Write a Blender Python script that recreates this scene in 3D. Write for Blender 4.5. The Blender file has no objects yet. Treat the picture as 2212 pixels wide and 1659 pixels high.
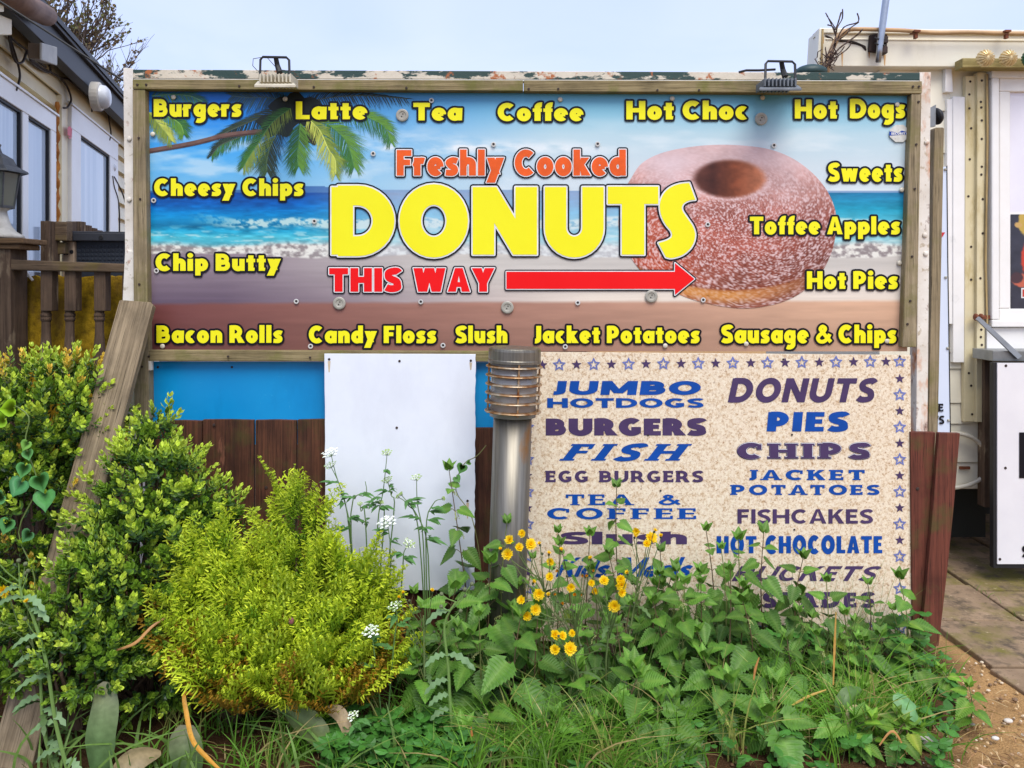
import bpy, math, random
import numpy as np
from mathutils import Vector, Matrix
from mathutils.geometry import delaunay_2d_cdt
R = math.radians
random.seed(7); rng = np.random.default_rng(11)
scene = bpy.context.scene
COL = scene.collection

# ------------------------------------------------------------------ camera, sky, sun, exposure
cam_d = bpy.data.cameras.new('camera'); cam = bpy.data.objects.new('camera', cam_d); COL.objects.link(cam)
cam.location = (0, 0, 1.45); cam.rotation_euler = (R(90), 0, 0)
FPX = 1661.6; CX = 1106.0; CY = 619.4
cam_d.sensor_width = 36; cam_d.lens = FPX/2212*36; cam_d.shift_y = -(829.5-CY)/2212
cam_d.clip_start = 0.05; cam_d.clip_end = 500
scene.camera = cam
world = bpy.data.worlds.new('World'); scene.world = world; world.use_nodes = True
wn, wl = world.node_tree.nodes, world.node_tree.links
sky = wn.new('ShaderNodeTexSky'); sky.sky_type = 'NISHITA'; sky.sun_disc = False
SUN_EL, SUN_AZ = R(56), R(166)
sky.sun_elevation = SUN_EL; sky.sun_rotation = SUN_AZ
sky.air_density = 1.0; sky.dust_density = 2.0; sky.ozone_density = 1.0
mixw = wn.new('ShaderNodeMix'); mixw.data_type = 'RGBA'; mixw.inputs[0].default_value = 0.74
mixw.inputs[7].default_value = (5.6, 6.2, 8.3, 1)       # thin bright overcast over the clear sky
nz_w = wn.new('ShaderNodeTexNoise'); nz_w.inputs['Scale'].default_value = 2.2; nz_w.inputs['Detail'].default_value = 5; nz_w.inputs['Distortion'].default_value = .6
tcw = wn.new('ShaderNodeTexCoord'); mpw = wn.new('ShaderNodeMapping'); mpw.inputs['Scale'].default_value = (1, 1, 3.2); wl.new(tcw.outputs['Generated'], mpw.inputs[0]); wl.new(mpw.outputs[0], nz_w.inputs[0])
rpw = wn.new('ShaderNodeValToRGB'); rpw.color_ramp.elements[0].position = .32; rpw.color_ramp.elements[0].color = (.46, .55, .84, 1); rpw.color_ramp.elements[1].position = .70; rpw.color_ramp.elements[1].color = (.57, .63, .87, 1)
mlw = wn.new('ShaderNodeMix'); mlw.data_type = 'RGBA'; mlw.blend_type = 'MULTIPLY'; mlw.inputs[0].default_value = 1; mlw.inputs[7].default_value = (10, 10, 10, 1)
wl.new(nz_w.outputs[0], rpw.inputs[0]); wl.new(rpw.outputs[0], mlw.inputs[6]); wl.new(mlw.outputs[2], mixw.inputs[7])
wl.new(sky.outputs[0], mixw.inputs[6]); wl.new(mixw.outputs[2], wn['Background'].inputs[0])
wn['Background'].inputs[1].default_value = 0.10
sun_d = bpy.data.lights.new('sun', 'SUN'); sun = bpy.data.objects.new('sun', sun_d); COL.objects.link(sun)
sun_d.energy = 1.9; sun_d.angle = R(36); sun_d.color = (1.0, .955, .88)
sdir = Vector((math.sin(SUN_AZ)*math.cos(SUN_EL), math.cos(SUN_AZ)*math.cos(SUN_EL), math.sin(SUN_EL)))
sun.rotation_euler = sdir.to_track_quat('Z', 'Y').to_euler()
vs = scene.view_settings; vs.view_transform = 'Standard'; vs.look = 'None'; vs.gamma = 1; vs.exposure = 0.76

# ------------------------------------------------------------------ helpers
def P(x, y, Y): return Vector(((x-CX)/FPX*Y, Y, 1.45-(y-CY)/FPX*Y))
def lin(c):
    o = []
    for v in c[:3]:
        v = v/255.0; o.append(v/12.92 if v <= .04045 else ((v+.055)/1.055)**2.4)
    return tuple(o)
def lin4(c): return lin(c)+(1.0,)
def nlin(a):
    a = np.clip(np.asarray(a, float)/255.0, 0, 1)
    return np.where(a <= .04045, a/12.92, ((a+.055)/1.055)**2.4)

class MB:
    def __init__(s): s.V = []; s.F = []; s.M = []; s.C = []; s.n = 0
    def add(s, vs, fs, mi=0, col=(1, 1, 1)):
        b = s.n
        s.V.append(np.asarray([tuple(v) for v in vs], float).reshape(-1, 3)); k = len(vs); s.n += k
        c = np.asarray(col, float); s.C.append(np.tile(c, (k, 1)) if c.ndim == 1 else c)
        for f in fs: s.F.append(tuple(b+i for i in f)); s.M.append(mi)
        return s
    def addnp(s, V, F, C, mi=0):
        b = s.n; s.V.append(V); s.C.append(C); s.n += len(V)
        s.F.extend(map(tuple, (np.asarray(F)+b).tolist())); s.M.extend([mi]*len(F)); return s
    def box(s, a, b, mi=0, col=(1, 1, 1)):
        x0, y0, z0 = a; x1, y1, z1 = b
        v = [(x0, y0, z0), (x1, y0, z0), (x1, y1, z0), (x0, y1, z0), (x0, y0, z1), (x1, y0, z1), (x1, y1, z1), (x0, y1, z1)]
        return s.add(v, [(0, 3, 2, 1), (4, 5, 6, 7), (0, 1, 5, 4), (1, 2, 6, 5), (2, 3, 7, 6), (3, 0, 4, 7)], mi, col)
    def prism(s, pts, dv, mi=0, col=(1, 1, 1)):
        n = len(pts); pts = [Vector(p) for p in pts]; dv = Vector(dv)
        v = pts+[p+dv for p in pts]
        nrm = Vector((0, 0, 0))
        for i in range(n): nrm += pts[i].cross(pts[(i+1) % n])
        fl = nrm.dot(dv) > 0
        f = [tuple(range(n)), tuple(range(2*n-1, n-1, -1))]+[(i, n+i, n+(i+1) % n, (i+1) % n) for i in range(n)]
        if fl: f = [tuple(reversed(q)) for q in f]
        return s.add(v, f, mi, col)
    def ppoly(s, px, Y, depth, mi=0, col=(1, 1, 1)):          # pixel-read outline, real thickness
        return s.prism([P(x, y, Y) for x, y in px], (0, depth, 0), mi, col)
    def prect(s, x0, y0, x1, y1, Y, depth, mi=0, col=(1, 1, 1)):
        return s.ppoly([(x0, y1), (x1, y1), (x1, y0), (x0, y0)], Y, depth, mi, col)
    def tube(s, pts, rad, n=6, mi=0, col=(1, 1, 1)):
        pts = [Vector(p) for p in pts]; k = len(pts)
        rad = [rad]*k if not hasattr(rad, '__len__') else rad
        vs_, fs = [], []
        ref = None
        for i, p in enumerate(pts):
            t = (pts[min(i+1, k-1)]-pts[max(i-1, 0)])
            t = t.normalized() if t.length > 1e-9 else Vector((0, 0, 1))
            if ref is None or abs(ref.dot(t)) > .99: ref = t.orthogonal()
            u = (ref-t*ref.dot(t)).normalized(); ref = u; w = t.cross(u)
            for j in range(n):
                a = 2*math.pi*j/n; vs_.append(p+(u*math.cos(a)+w*math.sin(a))*rad[i])
        for i in range(k-1):
            for j in range(n):
                fs.append((i*n+j, i*n+(j+1) % n, (i+1)*n+(j+1) % n, (i+1)*n+j))
        fs.append(tuple(range(n-1, -1, -1))); fs.append(tuple((k-1)*n+j for j in range(n)))
        return s.add(vs_, fs, mi, col)
    def lathe(s, prof, mat=None, n=28, mi=0, col=(1, 1, 1), caps=True):
        mat = mat or Matrix.Identity(4); vs_, fs = [], []
        for r, z in prof:
            for j in range(n):
                a = 2*math.pi*j/n; vs_.append(mat @ Vector((r*math.cos(a), r*math.sin(a), z)))
        k = len(prof)
        for i in range(k-1):
            for j in range(n): fs.append((i*n+j, i*n+(j+1) % n, (i+1)*n+(j+1) % n, (i+1)*n+j))
        if caps: fs.append(tuple(range(n-1, -1, -1))); fs.append(tuple((k-1)*n+j for j in range(n)))
        return s.add(vs_, fs, mi, col)
    def ball(s, c, r, n=10, m=6, mi=0, col=(1, 1, 1), sc=(1, 1, 1)):
        c = Vector(c)
        prof = [(max(r*math.sin(math.pi*i/m), 1e-5), -r*math.cos(math.pi*i/m)) for i in range(m+1)]
        return s.lathe(prof, Matrix.Translation(c) @ Matrix.Diagonal((sc[0], sc[1], sc[2], 1)), n, mi, col)
    def build(s, name, mats, parent=None, smooth=False, bevel=0, mat=None):
        me = bpy.data.meshes.new(name)
        V = np.concatenate(s.V) if s.V else np.zeros((0, 3)); C = np.concatenate(s.C)
        me.from_pydata(V.tolist(), [], s.F)
        mats = mats if isinstance(mats, (list, tuple)) else [mats]
        for m in mats: me.materials.append(m)
        if len(mats) > 1: me.polygons.foreach_set('material_index', s.M)
        at = me.color_attributes.new('Col', 'FLOAT_COLOR', 'POINT')
        at.data.foreach_set('color', np.concatenate([C, np.ones((len(C), 1))], 1).astype(np.float32).ravel())
        if smooth: me.polygons.foreach_set('use_smooth', [True]*len(s.F))
        me.update()
        o = bpy.data.objects.new(name, me); COL.objects.link(o)
        if mat is not None: o.matrix_world = mat
        if parent is not None:
            o.parent = parent; o.matrix_parent_inverse = Matrix.Translation(parent.location).inverted()
        if bevel:
            b = o.modifiers.new('Bevel', 'BEVEL'); b.width = bevel; b.segments = 2; b.limit_method = 'ANGLE'; b.angle_limit = R(40)
        return o
def build_each(mb, name, mats, parent):
    b0 = 0; fi = 0
    for v, c in zip(mb.V, mb.C):
        q = MB(); k = len(v); fs = []
        while fi < len(mb.F) and max(mb.F[fi]) < b0+k: fs.append(tuple(i-b0 for i in mb.F[fi])); fi += 1
        q.add(v, fs, 0, c); q.build(name, mats, parent); b0 += k
def tag(o, label=None, cat=None, group=None, kind=None):
    if label: o['label'] = label
    if cat: o['category'] = cat
    if group: o['group'] = group
    if kind: o['kind'] = kind
    return o
def thing(name, label, cat, loc=(0, 0, 0), group=None):
    o = bpy.data.objects.new(name, None); COL.objects.link(o); o.location = loc; o.empty_display_size = .05
    return tag(o, label, cat, group)
def struct(o): o['kind'] = 'structure'; return o
def child(o, parent, to=None):
    """reparent a sub-part (parent is a mesh in world coordinates under its thing)"""
    o.parent = parent; o.matrix_parent_inverse = Matrix.Identity(4)
    root = parent.parent
    return o

# ------------------------------------------------------------------ procedural materials
class NT:
    def __init__(s, name):
        s.m = bpy.data.materials.new(name); s.m.use_nodes = True
        s.n = s.m.node_tree.nodes; s.l = s.m.node_tree.links; s.b = s.n['Principled BSDF']
        s.tc = s.n.new('ShaderNodeTexCoord')
    def map(s, stretch=(1, 1, 1), off=(0, 0, 0)):
        mp = s.n.new('ShaderNodeMapping'); mp.inputs['Scale'].default_value = stretch; mp.inputs['Location'].default_value = off
        s.l.new(s.tc.outputs['Object'], mp.inputs[0]); return mp.outputs[0]
    def noise(s, scale, stretch=(1, 1, 1), detail=5, off=(0, 0, 0), rough=.6, dist=0):
        t = s.n.new('ShaderNodeTexNoise'); t.inputs['Scale'].default_value = scale; t.inputs['Detail'].default_value = detail
        t.inputs['Roughness'].default_value = rough; t.inputs['Distortion'].default_value = dist
        s.l.new(s.map(stretch, off), t.inputs[0]); return t.outputs[0]
    def vor(s, scale, stretch=(1, 1, 1), feature='F1'):
        t = s.n.new('ShaderNodeTexVoronoi'); t.inputs['Scale'].default_value = scale; t.feature = feature
        s.l.new(s.map(stretch), t.inputs['Vector']); return t
    def ramp(s, fac, stops):
        r = s.n.new('ShaderNodeValToRGB'); e = r.color_ramp.elements
        while len(e) < len(stops): e.new(.5)
        for q, (p, c) in zip(e, stops): q.position = p; q.color = tuple(c)+(1,) if len(c) == 3 else c
        s.l.new(fac, r.inputs[0]); return r.outputs[0]
    def mix(s, fac, a, b, mode='MIX'):
        x = s.n.new('ShaderNodeMix'); x.data_type = 'RGBA'; x.blend_type = mode; x.clamp_factor = True
        for sock, v in ((0, fac), (6, a), (7, b)):
            if isinstance(v, (int, float)): x.inputs[sock].default_value = v
            elif isinstance(v, tuple): x.inputs[sock].default_value = v if len(v) == 4 else v+(1,)
            else: s.l.new(v, x.inputs[sock])
        return x.outputs[2]
    def math(s, op, a, b=0.5):
        x = s.n.new('ShaderNodeMath'); x.operation = op; x.use_clamp = True
        for k, v in ((0, a), (1, b)):
            if isinstance(v, (int, float)): x.inputs[k].default_value = v
            else: s.l.new(v, x.inputs[k])
        return x.outputs[0]
    def rng(s, v, lo, hi):
        x = s.n.new('ShaderNodeMapRange'); x.inputs[1].default_value = lo; x.inputs[2].default_value = hi
        s.l.new(v, x.inputs[0]); return x.outputs[0]
    def attr(s):
        a = s.n.new('ShaderNodeVertexColor'); a.layer_name = 'Col'; return a.outputs[0]
    def bump(s, h, strength=.3, dist=.002):
        b = s.n.new('ShaderNodeBump'); b.inputs['Strength'].default_value = strength; b.inputs['Distance'].default_value = dist
        s.l.new(h, b.inputs['Height']); s.l.new(b.outputs[0], s.b.inputs['Normal'])
    def fin(s, col, rough=.6, metal=0, spec=.5):
        if isinstance(col, tuple): s.b.inputs['Base Color'].default_value = col if len(col) == 4 else col+(1,)
        else: s.l.new(col, s.b.inputs['Base Color'])
        if isinstance(rough, (int, float)): s.b.inputs['Roughness'].default_value = rough
        else: s.l.new(rough, s.b.inputs['Roughness'])
        s.b.inputs['Metallic'].default_value = metal; s.b.inputs['Specular IOR Level'].default_value = spec
        return s.m

def surf(name, c1, c2, scale=6, stretch=(1, 1, 1), rough=.6, metal=0, bump=0, bscale=60, spots=(), spec=.5, vary=True):
    """two-tone noise base, then spots = [(colour, scale, low, high, stretch)] worn through it"""
    t = NT(name)
    n = t.noise(scale, stretch, 6)
    col = t.ramp(n, [(.3, lin(c1)), (.7, lin(c2))])
    k = 0
    for sp in spots:
        k += 1
        f = t.rng(t.noise(sp[1], sp[4] if len(sp) > 4 else (1, 1, 1), 7, (k*3.1, k*1.7, k*2.3), .65), sp[2], sp[3])
        col = t.mix(f, col, lin(sp[0]))
    if bump: t.bump(t.noise(bscale, stretch, 5), bump)
    return t.fin(col, rough, metal, spec)
def wood(name, c1, c2, axis='x', scale=1.0, rough=.85, moss=None, knots=True, spots=(), lo=.25, hi=.75):
    st = {'x': (2.4, 110, 110), 'z': (110, 110, 2.4)}[axis]; st = tuple(v*scale for v in st)
    t = NT(name)
    g = t.noise(1.0, st, 8, dist=.6)
    col = t.ramp(g, [(lo, lin(c1)), (.5, lin(tuple((a+b)/2 for a, b in zip(c1, c2)))), (hi, lin(c2))])
    f = t.noise(1.0, tuple(v*3.5 for v in st), 3, (7, 3, 1))
    col = t.mix(t.rng(f, .56, .72), col, lin(tuple(v*.45 for v in c1)))
    b = t.noise(7, (1, 1, 1), 4, (1, 5, 2)); col = t.mix(t.math('MULTIPLY', t.rng(b, .45, .7), .45), col, lin(tuple(v*.6 for v in c1)))
    if moss: col = t.mix(t.math('MULTIPLY', t.rng(t.noise(9, (1, 1, 1), 6, (4, 4, 8)), .5, .68), .7), col, lin(moss))
    for k, sp in enumerate(spots):
        col = t.mix(t.rng(t.noise(sp[1], sp[4] if len(sp) > 4 else (1, 1, 1), 7, (k*3.1+2, 1, k*2.3)), sp[2], sp[3]), col, lin(sp[0]))
    t.bump(g, .9, .004)
    return t.fin(col, rough, 0, .25)
def plain(name, c, rough=.5, metal=0, spec=.5):
    t = NT(name); n = t.noise(14, (1, 1, 1), 5)
    return t.fin(t.mix(t.rng(n, .3, .75), lin(c), lin(tuple(v*.86 for v in c))), rough, metal, spec)
def leafmat(name, rough=.5, trans=.3, vein=True, spec=.35):
    t = NT(name); c = t.attr()
    n = t.noise(55, (1, 1, 1), 4); c = t.mix(t.rng(n, .35, .75), c, t.mix(.32, c, (.02, .05, .01)))
    t.fin(c, rough, 0, spec)
    tr = t.n.new('ShaderNodeBsdfTranslucent'); t.l.new(t.mix(1, c, (1, 1, .55), 'MULTIPLY'), tr.inputs[0])
    ms = t.n.new('ShaderNodeMixShader'); ms.inputs[0].default_value = trans
    t.l.new(t.b.outputs[0], ms.inputs[1]); t.l.new(tr.outputs[0], ms.inputs[2])
    t.l.new(ms.outputs[0], t.n['Material Output'].inputs[0]); return t.m
def attrmat(name, rough=.5, spec=.5, grain=0, gs=400):
    t = NT(name); c = t.attr()
    if grain: c = t.mix(t.math('MULTIPLY', t.noise(gs, (1, 1, 1), 2), grain), c, (1, 1, 1))
    return t.fin(c, rough, 0, spec)
# ------------------------------------------------------------------ drawn lettering (own letterforms, 1 = capital height)
def arc(cx, cy, rx, ry, a0, a1, n=12):
    return [(cx+rx*math.cos(R(a0+(a1-a0)*i/n)), cy+ry*math.sin(R(a0+(a1-a0)*i/n))) for i in range(n+1)]
def crom(p, n=5):
    q = [p[0]]+list(p)+[p[-1]]; o = []
    for i in range(1, len(q)-2):
        a, b, c, d = map(np.array, q[i-1:i+3])
        for k in range(n):
            t = k/n; o.append(tuple(.5*(2*b+(c-a)*t+(2*a-5*b+4*c-d)*t*t+(3*b-a-3*c+d)*t**3)))
    o.append(tuple(p[-1])); return o
def RC(x0, y0, x1, y1): return ('p', [(x0, y0), (x1, y0), (x1, y1), (x0, y1)])
def DQ(x0, y0, x1, y1, h0, h1=None):
    h1 = h0 if h1 is None else h1
    return ('p', [(x0-h0, y0), (x0+h0, y0), (x1+h1, y1), (x1-h1, y1)])
def glyph(c, w=.25, v=None, serif=0, X=.70):
    """strokes of one letter: w stem weight, v crossbar weight"""
    v = v or w*.84; h = w/2; q = v/2; S = []
    def stem(x, y0=0, y1=1, ends='tb'):
        S.append(RC(x, y0, x+w, y1))
        if serif:
            if 'b' in ends: S.append(RC(x-serif, y0, x+w+serif, y0+v*.62))
            if 't' in ends: S.append(RC(x-serif, y1-v*.62, x+w+serif, y1))
    def st(pts, closed=False, wd=None): S.append(('s', pts, closed, wd or w))
    adv = .7
    if c == ' ': return .34, []
    if c == 'A':
        adv = .86; S.append(('p', [(0, 0), (w*1.02, 0), (.43+h*.35, 1), (.43-h*.95, 1)])); S.append(('p', [(adv-w*1.02, 0), (adv, 0), (.43+h*.95, 1), (.43-h*.35, 1)]))
        S.append(RC(.2, .2, .66, .2+v*.8))
        if serif: S += [RC(-serif, 0, w+serif, v*.6), RC(adv-w-serif, 0, adv+serif, v*.6)]
    elif c in 'BPR':
        adv = .74 if c != 'P' else .7
        stem(0); yb = .47 if c == 'B' else .40
        cx = .70-h-(1-q-yb)/2*1.05; ry = (1-q-yb)/2
        st([(h*.6, 1-q), (cx*.75, 1-q)]+arc(cx, 1-q-ry, .69-h-cx, ry, 90, -90, 12)+[(cx*.75, yb), (h*.6, yb)], False, v if c == 'B' else w*.95)
        if c == 'B':
            ry = (yb+.06-q)/2; cx = .42
            st([(h*.6, yb+.06), (cx*.75, yb+.06)]+arc(cx, q+ry, .745-h-cx, ry, 90, -90, 12)+[(cx*.75, q), (h*.6, q)], False, v)
        if c == 'R':
            S.append(('p', [(.30, .46), (.80-w*1.15, 0), (.83, 0), (.56, .46)])); adv = .8
    elif c == 'C' or c == 'G':
        adv = .80; st(arc(.44, .5, .44-h, .5-q, 48, 312, 22), False, w)
        if c == 'G': S.append(RC(.78-w, .12, .78, .5)); S.append(RC(.44, .5-v*.75, .78, .5)); adv = .82
        elif serif: S.append(RC(.78-w*.5, .60, .78, .95))
    elif c == 'D':
        adv = .86; stem(0); st([(h*.6, 1-q), (.36, 1-q)]+arc(.36, .5, .86-h-.36, .5-q, 90, -90, 16)+[(.36, q), (h*.6, q)])
    elif c in 'EF':
        adv = .60; stem(0); S += [RC(w*.5, 1-v, .58, 1), RC(w*.5, .52-q, .53, .52+q*.9)]
        if c == 'E': S.append(RC(w*.5, 0, .60, v))
        if serif:
            S.append(RC(.58-w*.45, .70, .58, 1))
            if c == 'E': S.append(RC(.60-w*.45, 0, .60, .3))
    elif c == 'H': adv = .84; stem(0); stem(adv-w); S.append(RC(h, .5-q, adv-h, .5+q))
    elif c == 'I': adv = w; stem(0)
    elif c == 'J':
        adv = .5; st([(adv-h, 1), (adv-h, .30)]+arc(adv-h-.18, .16+.1, .18, .26-q, 0, -100, 8)); S.append(RC(adv-w-(serif or .0), 1-v*.62, adv+(serif or 0), 1))
    elif c == 'K':
        adv = .78; stem(0); S.append(('p', [(w*.6, .42), (w*.6+w*.5, .36), (adv-.02, 1), (adv-w*1.25, 1)])); S.append(('p', [(.27, .52), (adv-w*1.2, 0), (adv+.02, 0), (.48, .64)]))
    elif c == 'L':
        adv = .60; stem(0); S.append(RC(w*.5, 0, .60, v))
        if serif: S.append(RC(.60-w*.45, 0, .60, .32))
    elif c == 'M':
        adv = 1.06; stem(0); stem(adv-w); S += [DQ(w*.55, 1, .53, .12, w*.55, w*.5), DQ(adv-w*.55, 1, .53, .12, w*.55, w*.5)]
    elif c == 'N':
        adv = .88; stem(0, ends='tb'); stem(adv-w); S.append(('p', [(0, 1), (w*1.1, 1), (adv, 0), (adv-w*1.1, 0)]))
    elif c == 'O': adv = .94; st(arc(.47, .5, .47-h, .505-q, 0, 360, 32)[:-1], True)
    elif c == 'S':
        adv = .66; k = q
        st(crom([(.64-h*.5, .80), (.50, 1-k-.005), (.36, 1-k), (.20, .95-k), (h, .73), (.20, .57), (.46, .44), (.66-h, .27), (.50, .05+k), (.34, k), (.18, k+.01), (.02+h*.3, .19)], 4), False, w*.96)
    elif c == 'T':
        adv = .74; S.append(RC(0, 1-v*1.02, adv, 1)); stem(adv/2-h, 0, 1, 'b')
        if serif: S += [RC(0, .66, w*.5, 1), RC(adv-w*.5, .66, adv, 1)]
    elif c == 'U':
        adv = .84; st([(h, 1)]+arc(adv/2, .40, adv/2-h, .40-q, 180, 360, 16)+[(adv-h, 1)])
    elif c == 'W':
        adv = 1.24; g = w*.56; S += [DQ(g, 1, .36, 0, g), DQ(.60, 1, .36, 0, g*.9, g), DQ(.64, 1, .88, 0, g*.9, g), DQ(adv-g, 1, .88, 0, g)]
    elif c == 'V': adv = .84; S += [DQ(h, 1, .42, 0, h*1.1), DQ(adv-h, 1, .42, 0, h*1.1)]
    elif c == 'Y':
        adv = .84; S += [('p', [(-.02, 1), (w*1.15, 1), (.42+h*.9, .36), (.42-h, .36)]), ('p', [(adv-w*1.15, 1), (adv+.02, 1), (.42+h, .36), (.42-h*.9, .36)]), RC(.42-h, 0, .42+h, .46)]
    elif c == '&':
        adv = .9; st(crom([(.86, .06), (.60, .36), (.34, .66), (.28, .80), (.40, .91), (.54, .82), (.48, .66), (.20, .40), (h, .24), (.26, .09), (.50, .10), (.70, .30), (.80, .50)], 4), False, w*.74)
    elif c == "'": adv = .2; S.append(DQ(.1, .62, .12, 1, .05, .1))
    elif c in 'adgq':
        rx = .32; adv = .64; st(arc(rx, X/2, rx-h*.95, X/2-q, 0, 360, 24)[:-1], True)
        if c == 'a': S.append(('p', [(adv-w*.95, 0), (adv, 0), (adv+.02, X), (adv-w*.95, X)]))
        if c == 'd': S.append(RC(adv-w*.95, 0, adv, 1.02))
        if c == 'g': st([(adv-h, X), (adv-h, -.06)]+arc(adv-h-.22, -.06, .22, .17, 0, -125, 9), False, w*.92)
    elif c in 'bp':
        adv = .66; st(arc(.34, X/2, .32-h*.95, X/2-q, 0, 360, 24)[:-1], True)
        S.append(RC(.02, 0 if c == 'b' else -.27, .02+w*.95, 1.02 if c == 'b' else X))
    elif c == 'c': adv = .54; st(arc(.32, X/2, .32-h, X/2-q, 55, 305, 18))
    elif c == 'e':
        adv = .63; st([(h*1.2, X*.43), (.60-h*.6, X*.47)], False, v*.62); st(arc(.32, X/2, .315-h*.95, X/2-q, -2, 316, 22))
    elif c == 'f':
        adv = .40; st([(.08+h, 0), (.08+h, .76)]+arc(.08+h+.16, .76, .16, .27-q, 180, 75, 7)); S.append(RC(0, X-v*.8, .42, X))
    elif c in 'hn':
        adv = .63; S.append(RC(0, 0, w*.95, 1.02 if c == 'h' else X))
        st([(w*.4, X*.62)]+arc(.63/2+.01, X*.62, .305-h, X*.38-q, 165, 0, 10)+[(.63-h, X*.5), (.63-h, 0)])
    elif c == 'i': adv = w; S += [RC(0, 0, w, X), ('p', arc(h, .90, h*1.05, h*1.02, 0, 360, 14)[:-1])]
    elif c == 'k':
        adv = .64; S += [RC(0, 0, w*.95, 1.02), ('p', [(w*.6, .30), (w, .22), (.62, X), (.62-w*1.2, X)]), ('p', [(.22, .38), (.64-w*1.2, 0), (.68, 0), (.40, .46)])]
    elif c == 'l': adv = w; S.append(RC(0, 0, w*.98, 1.02))
    elif c == 'o': adv = .64; st(arc(.32, X/2, .32-h*.97, X/2-q*.98, 0, 360, 26)[:-1], True)
    elif c == 'r':
        adv = .45; S.append(RC(0, 0, w*.95, X)); st([(w*.45, X*.55)]+arc(.30, X*.58, .22, X*.42-q, 170, 62, 7), False, w*.9)
    elif c == 's':
        adv = .50; st(crom([(.47, X*.80), (.36, X-q*.9), (.24, X-q*.95), (h*.95, X*.72), (.22, X*.54), (.36, X*.42), (.49-h*.8, X*.26), (.30, q*.95), (.16, q*.9), (.02, X*.17)], 4), False, w*.86)
    elif c == 't': adv = .44; S += [RC(.09, .0, .09+w*.95, .90), RC(0, X-v*.85, .44, X), ('p', [(.12, 0), (.40, 0), (.42, v*.75), (.12, v*.8)])]
    elif c == 'u':
        adv = .63; S.append(RC(.63-w*.95, 0, .63, X)); st([(h, X), (h, X*.42)]+arc(.305, X*.42, .305-h, X*.42-q, 180, 345, 10))
    elif c == 'w':
        adv = .96; g = w*.5; S += [DQ(g, X, .28, 0, g), DQ(.47, X, .28, 0, g*.8, g), DQ(.49, X, .68, 0, g*.8, g), DQ(adv-g, X, .68, 0, g)]
    elif c == 'y': adv = .66; S += [DQ(h*1.1, X, .36, .06, h*1.1), ('p', [(.66-w*1.1, X), (.68, X), (.32, -.28), (.32-w*1.25, -.28)])]
    return adv, S

def stroke_quads(pts, closed, w):
    p = np.array(pts, float)
    keep = [0]+[i for i in range(1, len(p)) if np.hypot(*(p[i]-p[i-1])) > 1e-5]; p = p[keep]
    n = len(p)
    if n < 2: return [], p
    d = np.diff(np.vstack([p, p[:1]]) if closed else p, axis=0); d /= np.linalg.norm(d, axis=1)[:, None]
    nr = np.stack([-d[:, 1], d[:, 0]], 1); L = []
    for i in range(n):
        a = nr[i-1] if (closed or i > 0) else nr[0]; b = nr[i % len(nr)] if (closed or i < n-1) else nr[-1]
        m = a+b; l = np.linalg.norm(m); m = m/l if l > 1e-6 else a
        k = 1/max(np.dot(m, a), .6); L.append(m*k*w/2)
    L = np.array(L); A, B = p+L, p-L; out = []
    for i in range(n if closed else n-1):
        j = (i+1) % n; out.append([tuple(B[i]), tuple(B[j]), tuple(A[j]), tuple(A[i])])
    return out, p
def area2(p): return sum(p[i][0]*p[(i+1) % len(p)][1]-p[(i+1) % len(p)][0]*p[i][1] for i in range(len(p)))
def polys_of(S, halo=0.0):
    out = []
    def disc(c, r): out.append(arc(c[0], c[1], r, r, 0, 360, 10)[:-1])
    for s in S:
        if s[0] == 'p':
            pts = s[1] if area2(s[1]) > 0 else s[1][::-1]
            out.append(pts)
            if halo:
                n = len(pts)
                for i in range(n):
                    q, _ = stroke_quads([pts[i], pts[(i+1) % n]], False, 2*halo); out += q; disc(pts[i], halo)
        else:
            _, pts, cl, w = s
            q, p = stroke_quads(pts, cl, w+2*halo); out += q
            if halo and not cl:
                for e in ((0, -1) if len(p) > 1 else ()):
                    nx = p[1] if e == 0 else p[-2]; t = (p[e]-nx)/np.linalg.norm(p[e]-nx); nn = np.array([-t[1], t[0]])
                    a, b = p[e]+nn*w/2, p[e]-nn*w/2
                    q, _ = stroke_quads([tuple(a), tuple(b)], False, 2*halo); out += q; disc(a, halo); disc(b, halo)
    return out
def xform(S, f, ws):
    """apply a point map to strokes turned to polygons"""
    return [[f(p) for p in poly] for poly in S]
def union_mesh(polys):
    vs_, fs = [], []
    for p in polys:
        if abs(area2(p)) < 1e-10: continue
        if area2(p) < 0: p = p[::-1]
        b = len(vs_); vs_ += [Vector((x, y)) for x, y in p]; fs.append(list(range(b, b+len(p))))
    V, E, F, ov, oe, of = delaunay_2d_cdt(vs_, [], fs, 0, 1e-5)
    pv_ = np.array([(v.x, v.y) for v in V]); tri = np.array([f[:3] for f in F]); ce = pv_[tri].mean(1); ok = np.zeros(len(tri), bool)
    for p in polys:                                   # keep the triangles whose centre lies in any outline
        q = np.array(p); lo, hi = q.min(0), q.max(0)
        ii = np.where(~ok & (ce[:, 0] > lo[0]) & (ce[:, 0] < hi[0]) & (ce[:, 1] > lo[1]) & (ce[:, 1] < hi[1]))[0]
        if not len(ii): continue
        c = ce[ii]; ins = np.zeros(len(ii), bool); r = np.roll(q, -1, 0)
        for (x0, y0), (x1, y1) in zip(q, r):
            if y0 == y1: continue
            ins ^= ((y0 > c[:, 1]) != (y1 > c[:, 1])) & (c[:, 0] < (x1-x0)*(c[:, 1]-y0)/(y1-y0)+x0)
        ok[ii] |= ins
    a = np.abs(np.cross(pv_[tri[:, 1]]-pv_[tri[:, 0]], pv_[tri[:, 2]]-pv_[tri[:, 0]])) > 1e-9
    return V, [tuple(f) for f in tri[ok & a]]
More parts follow.
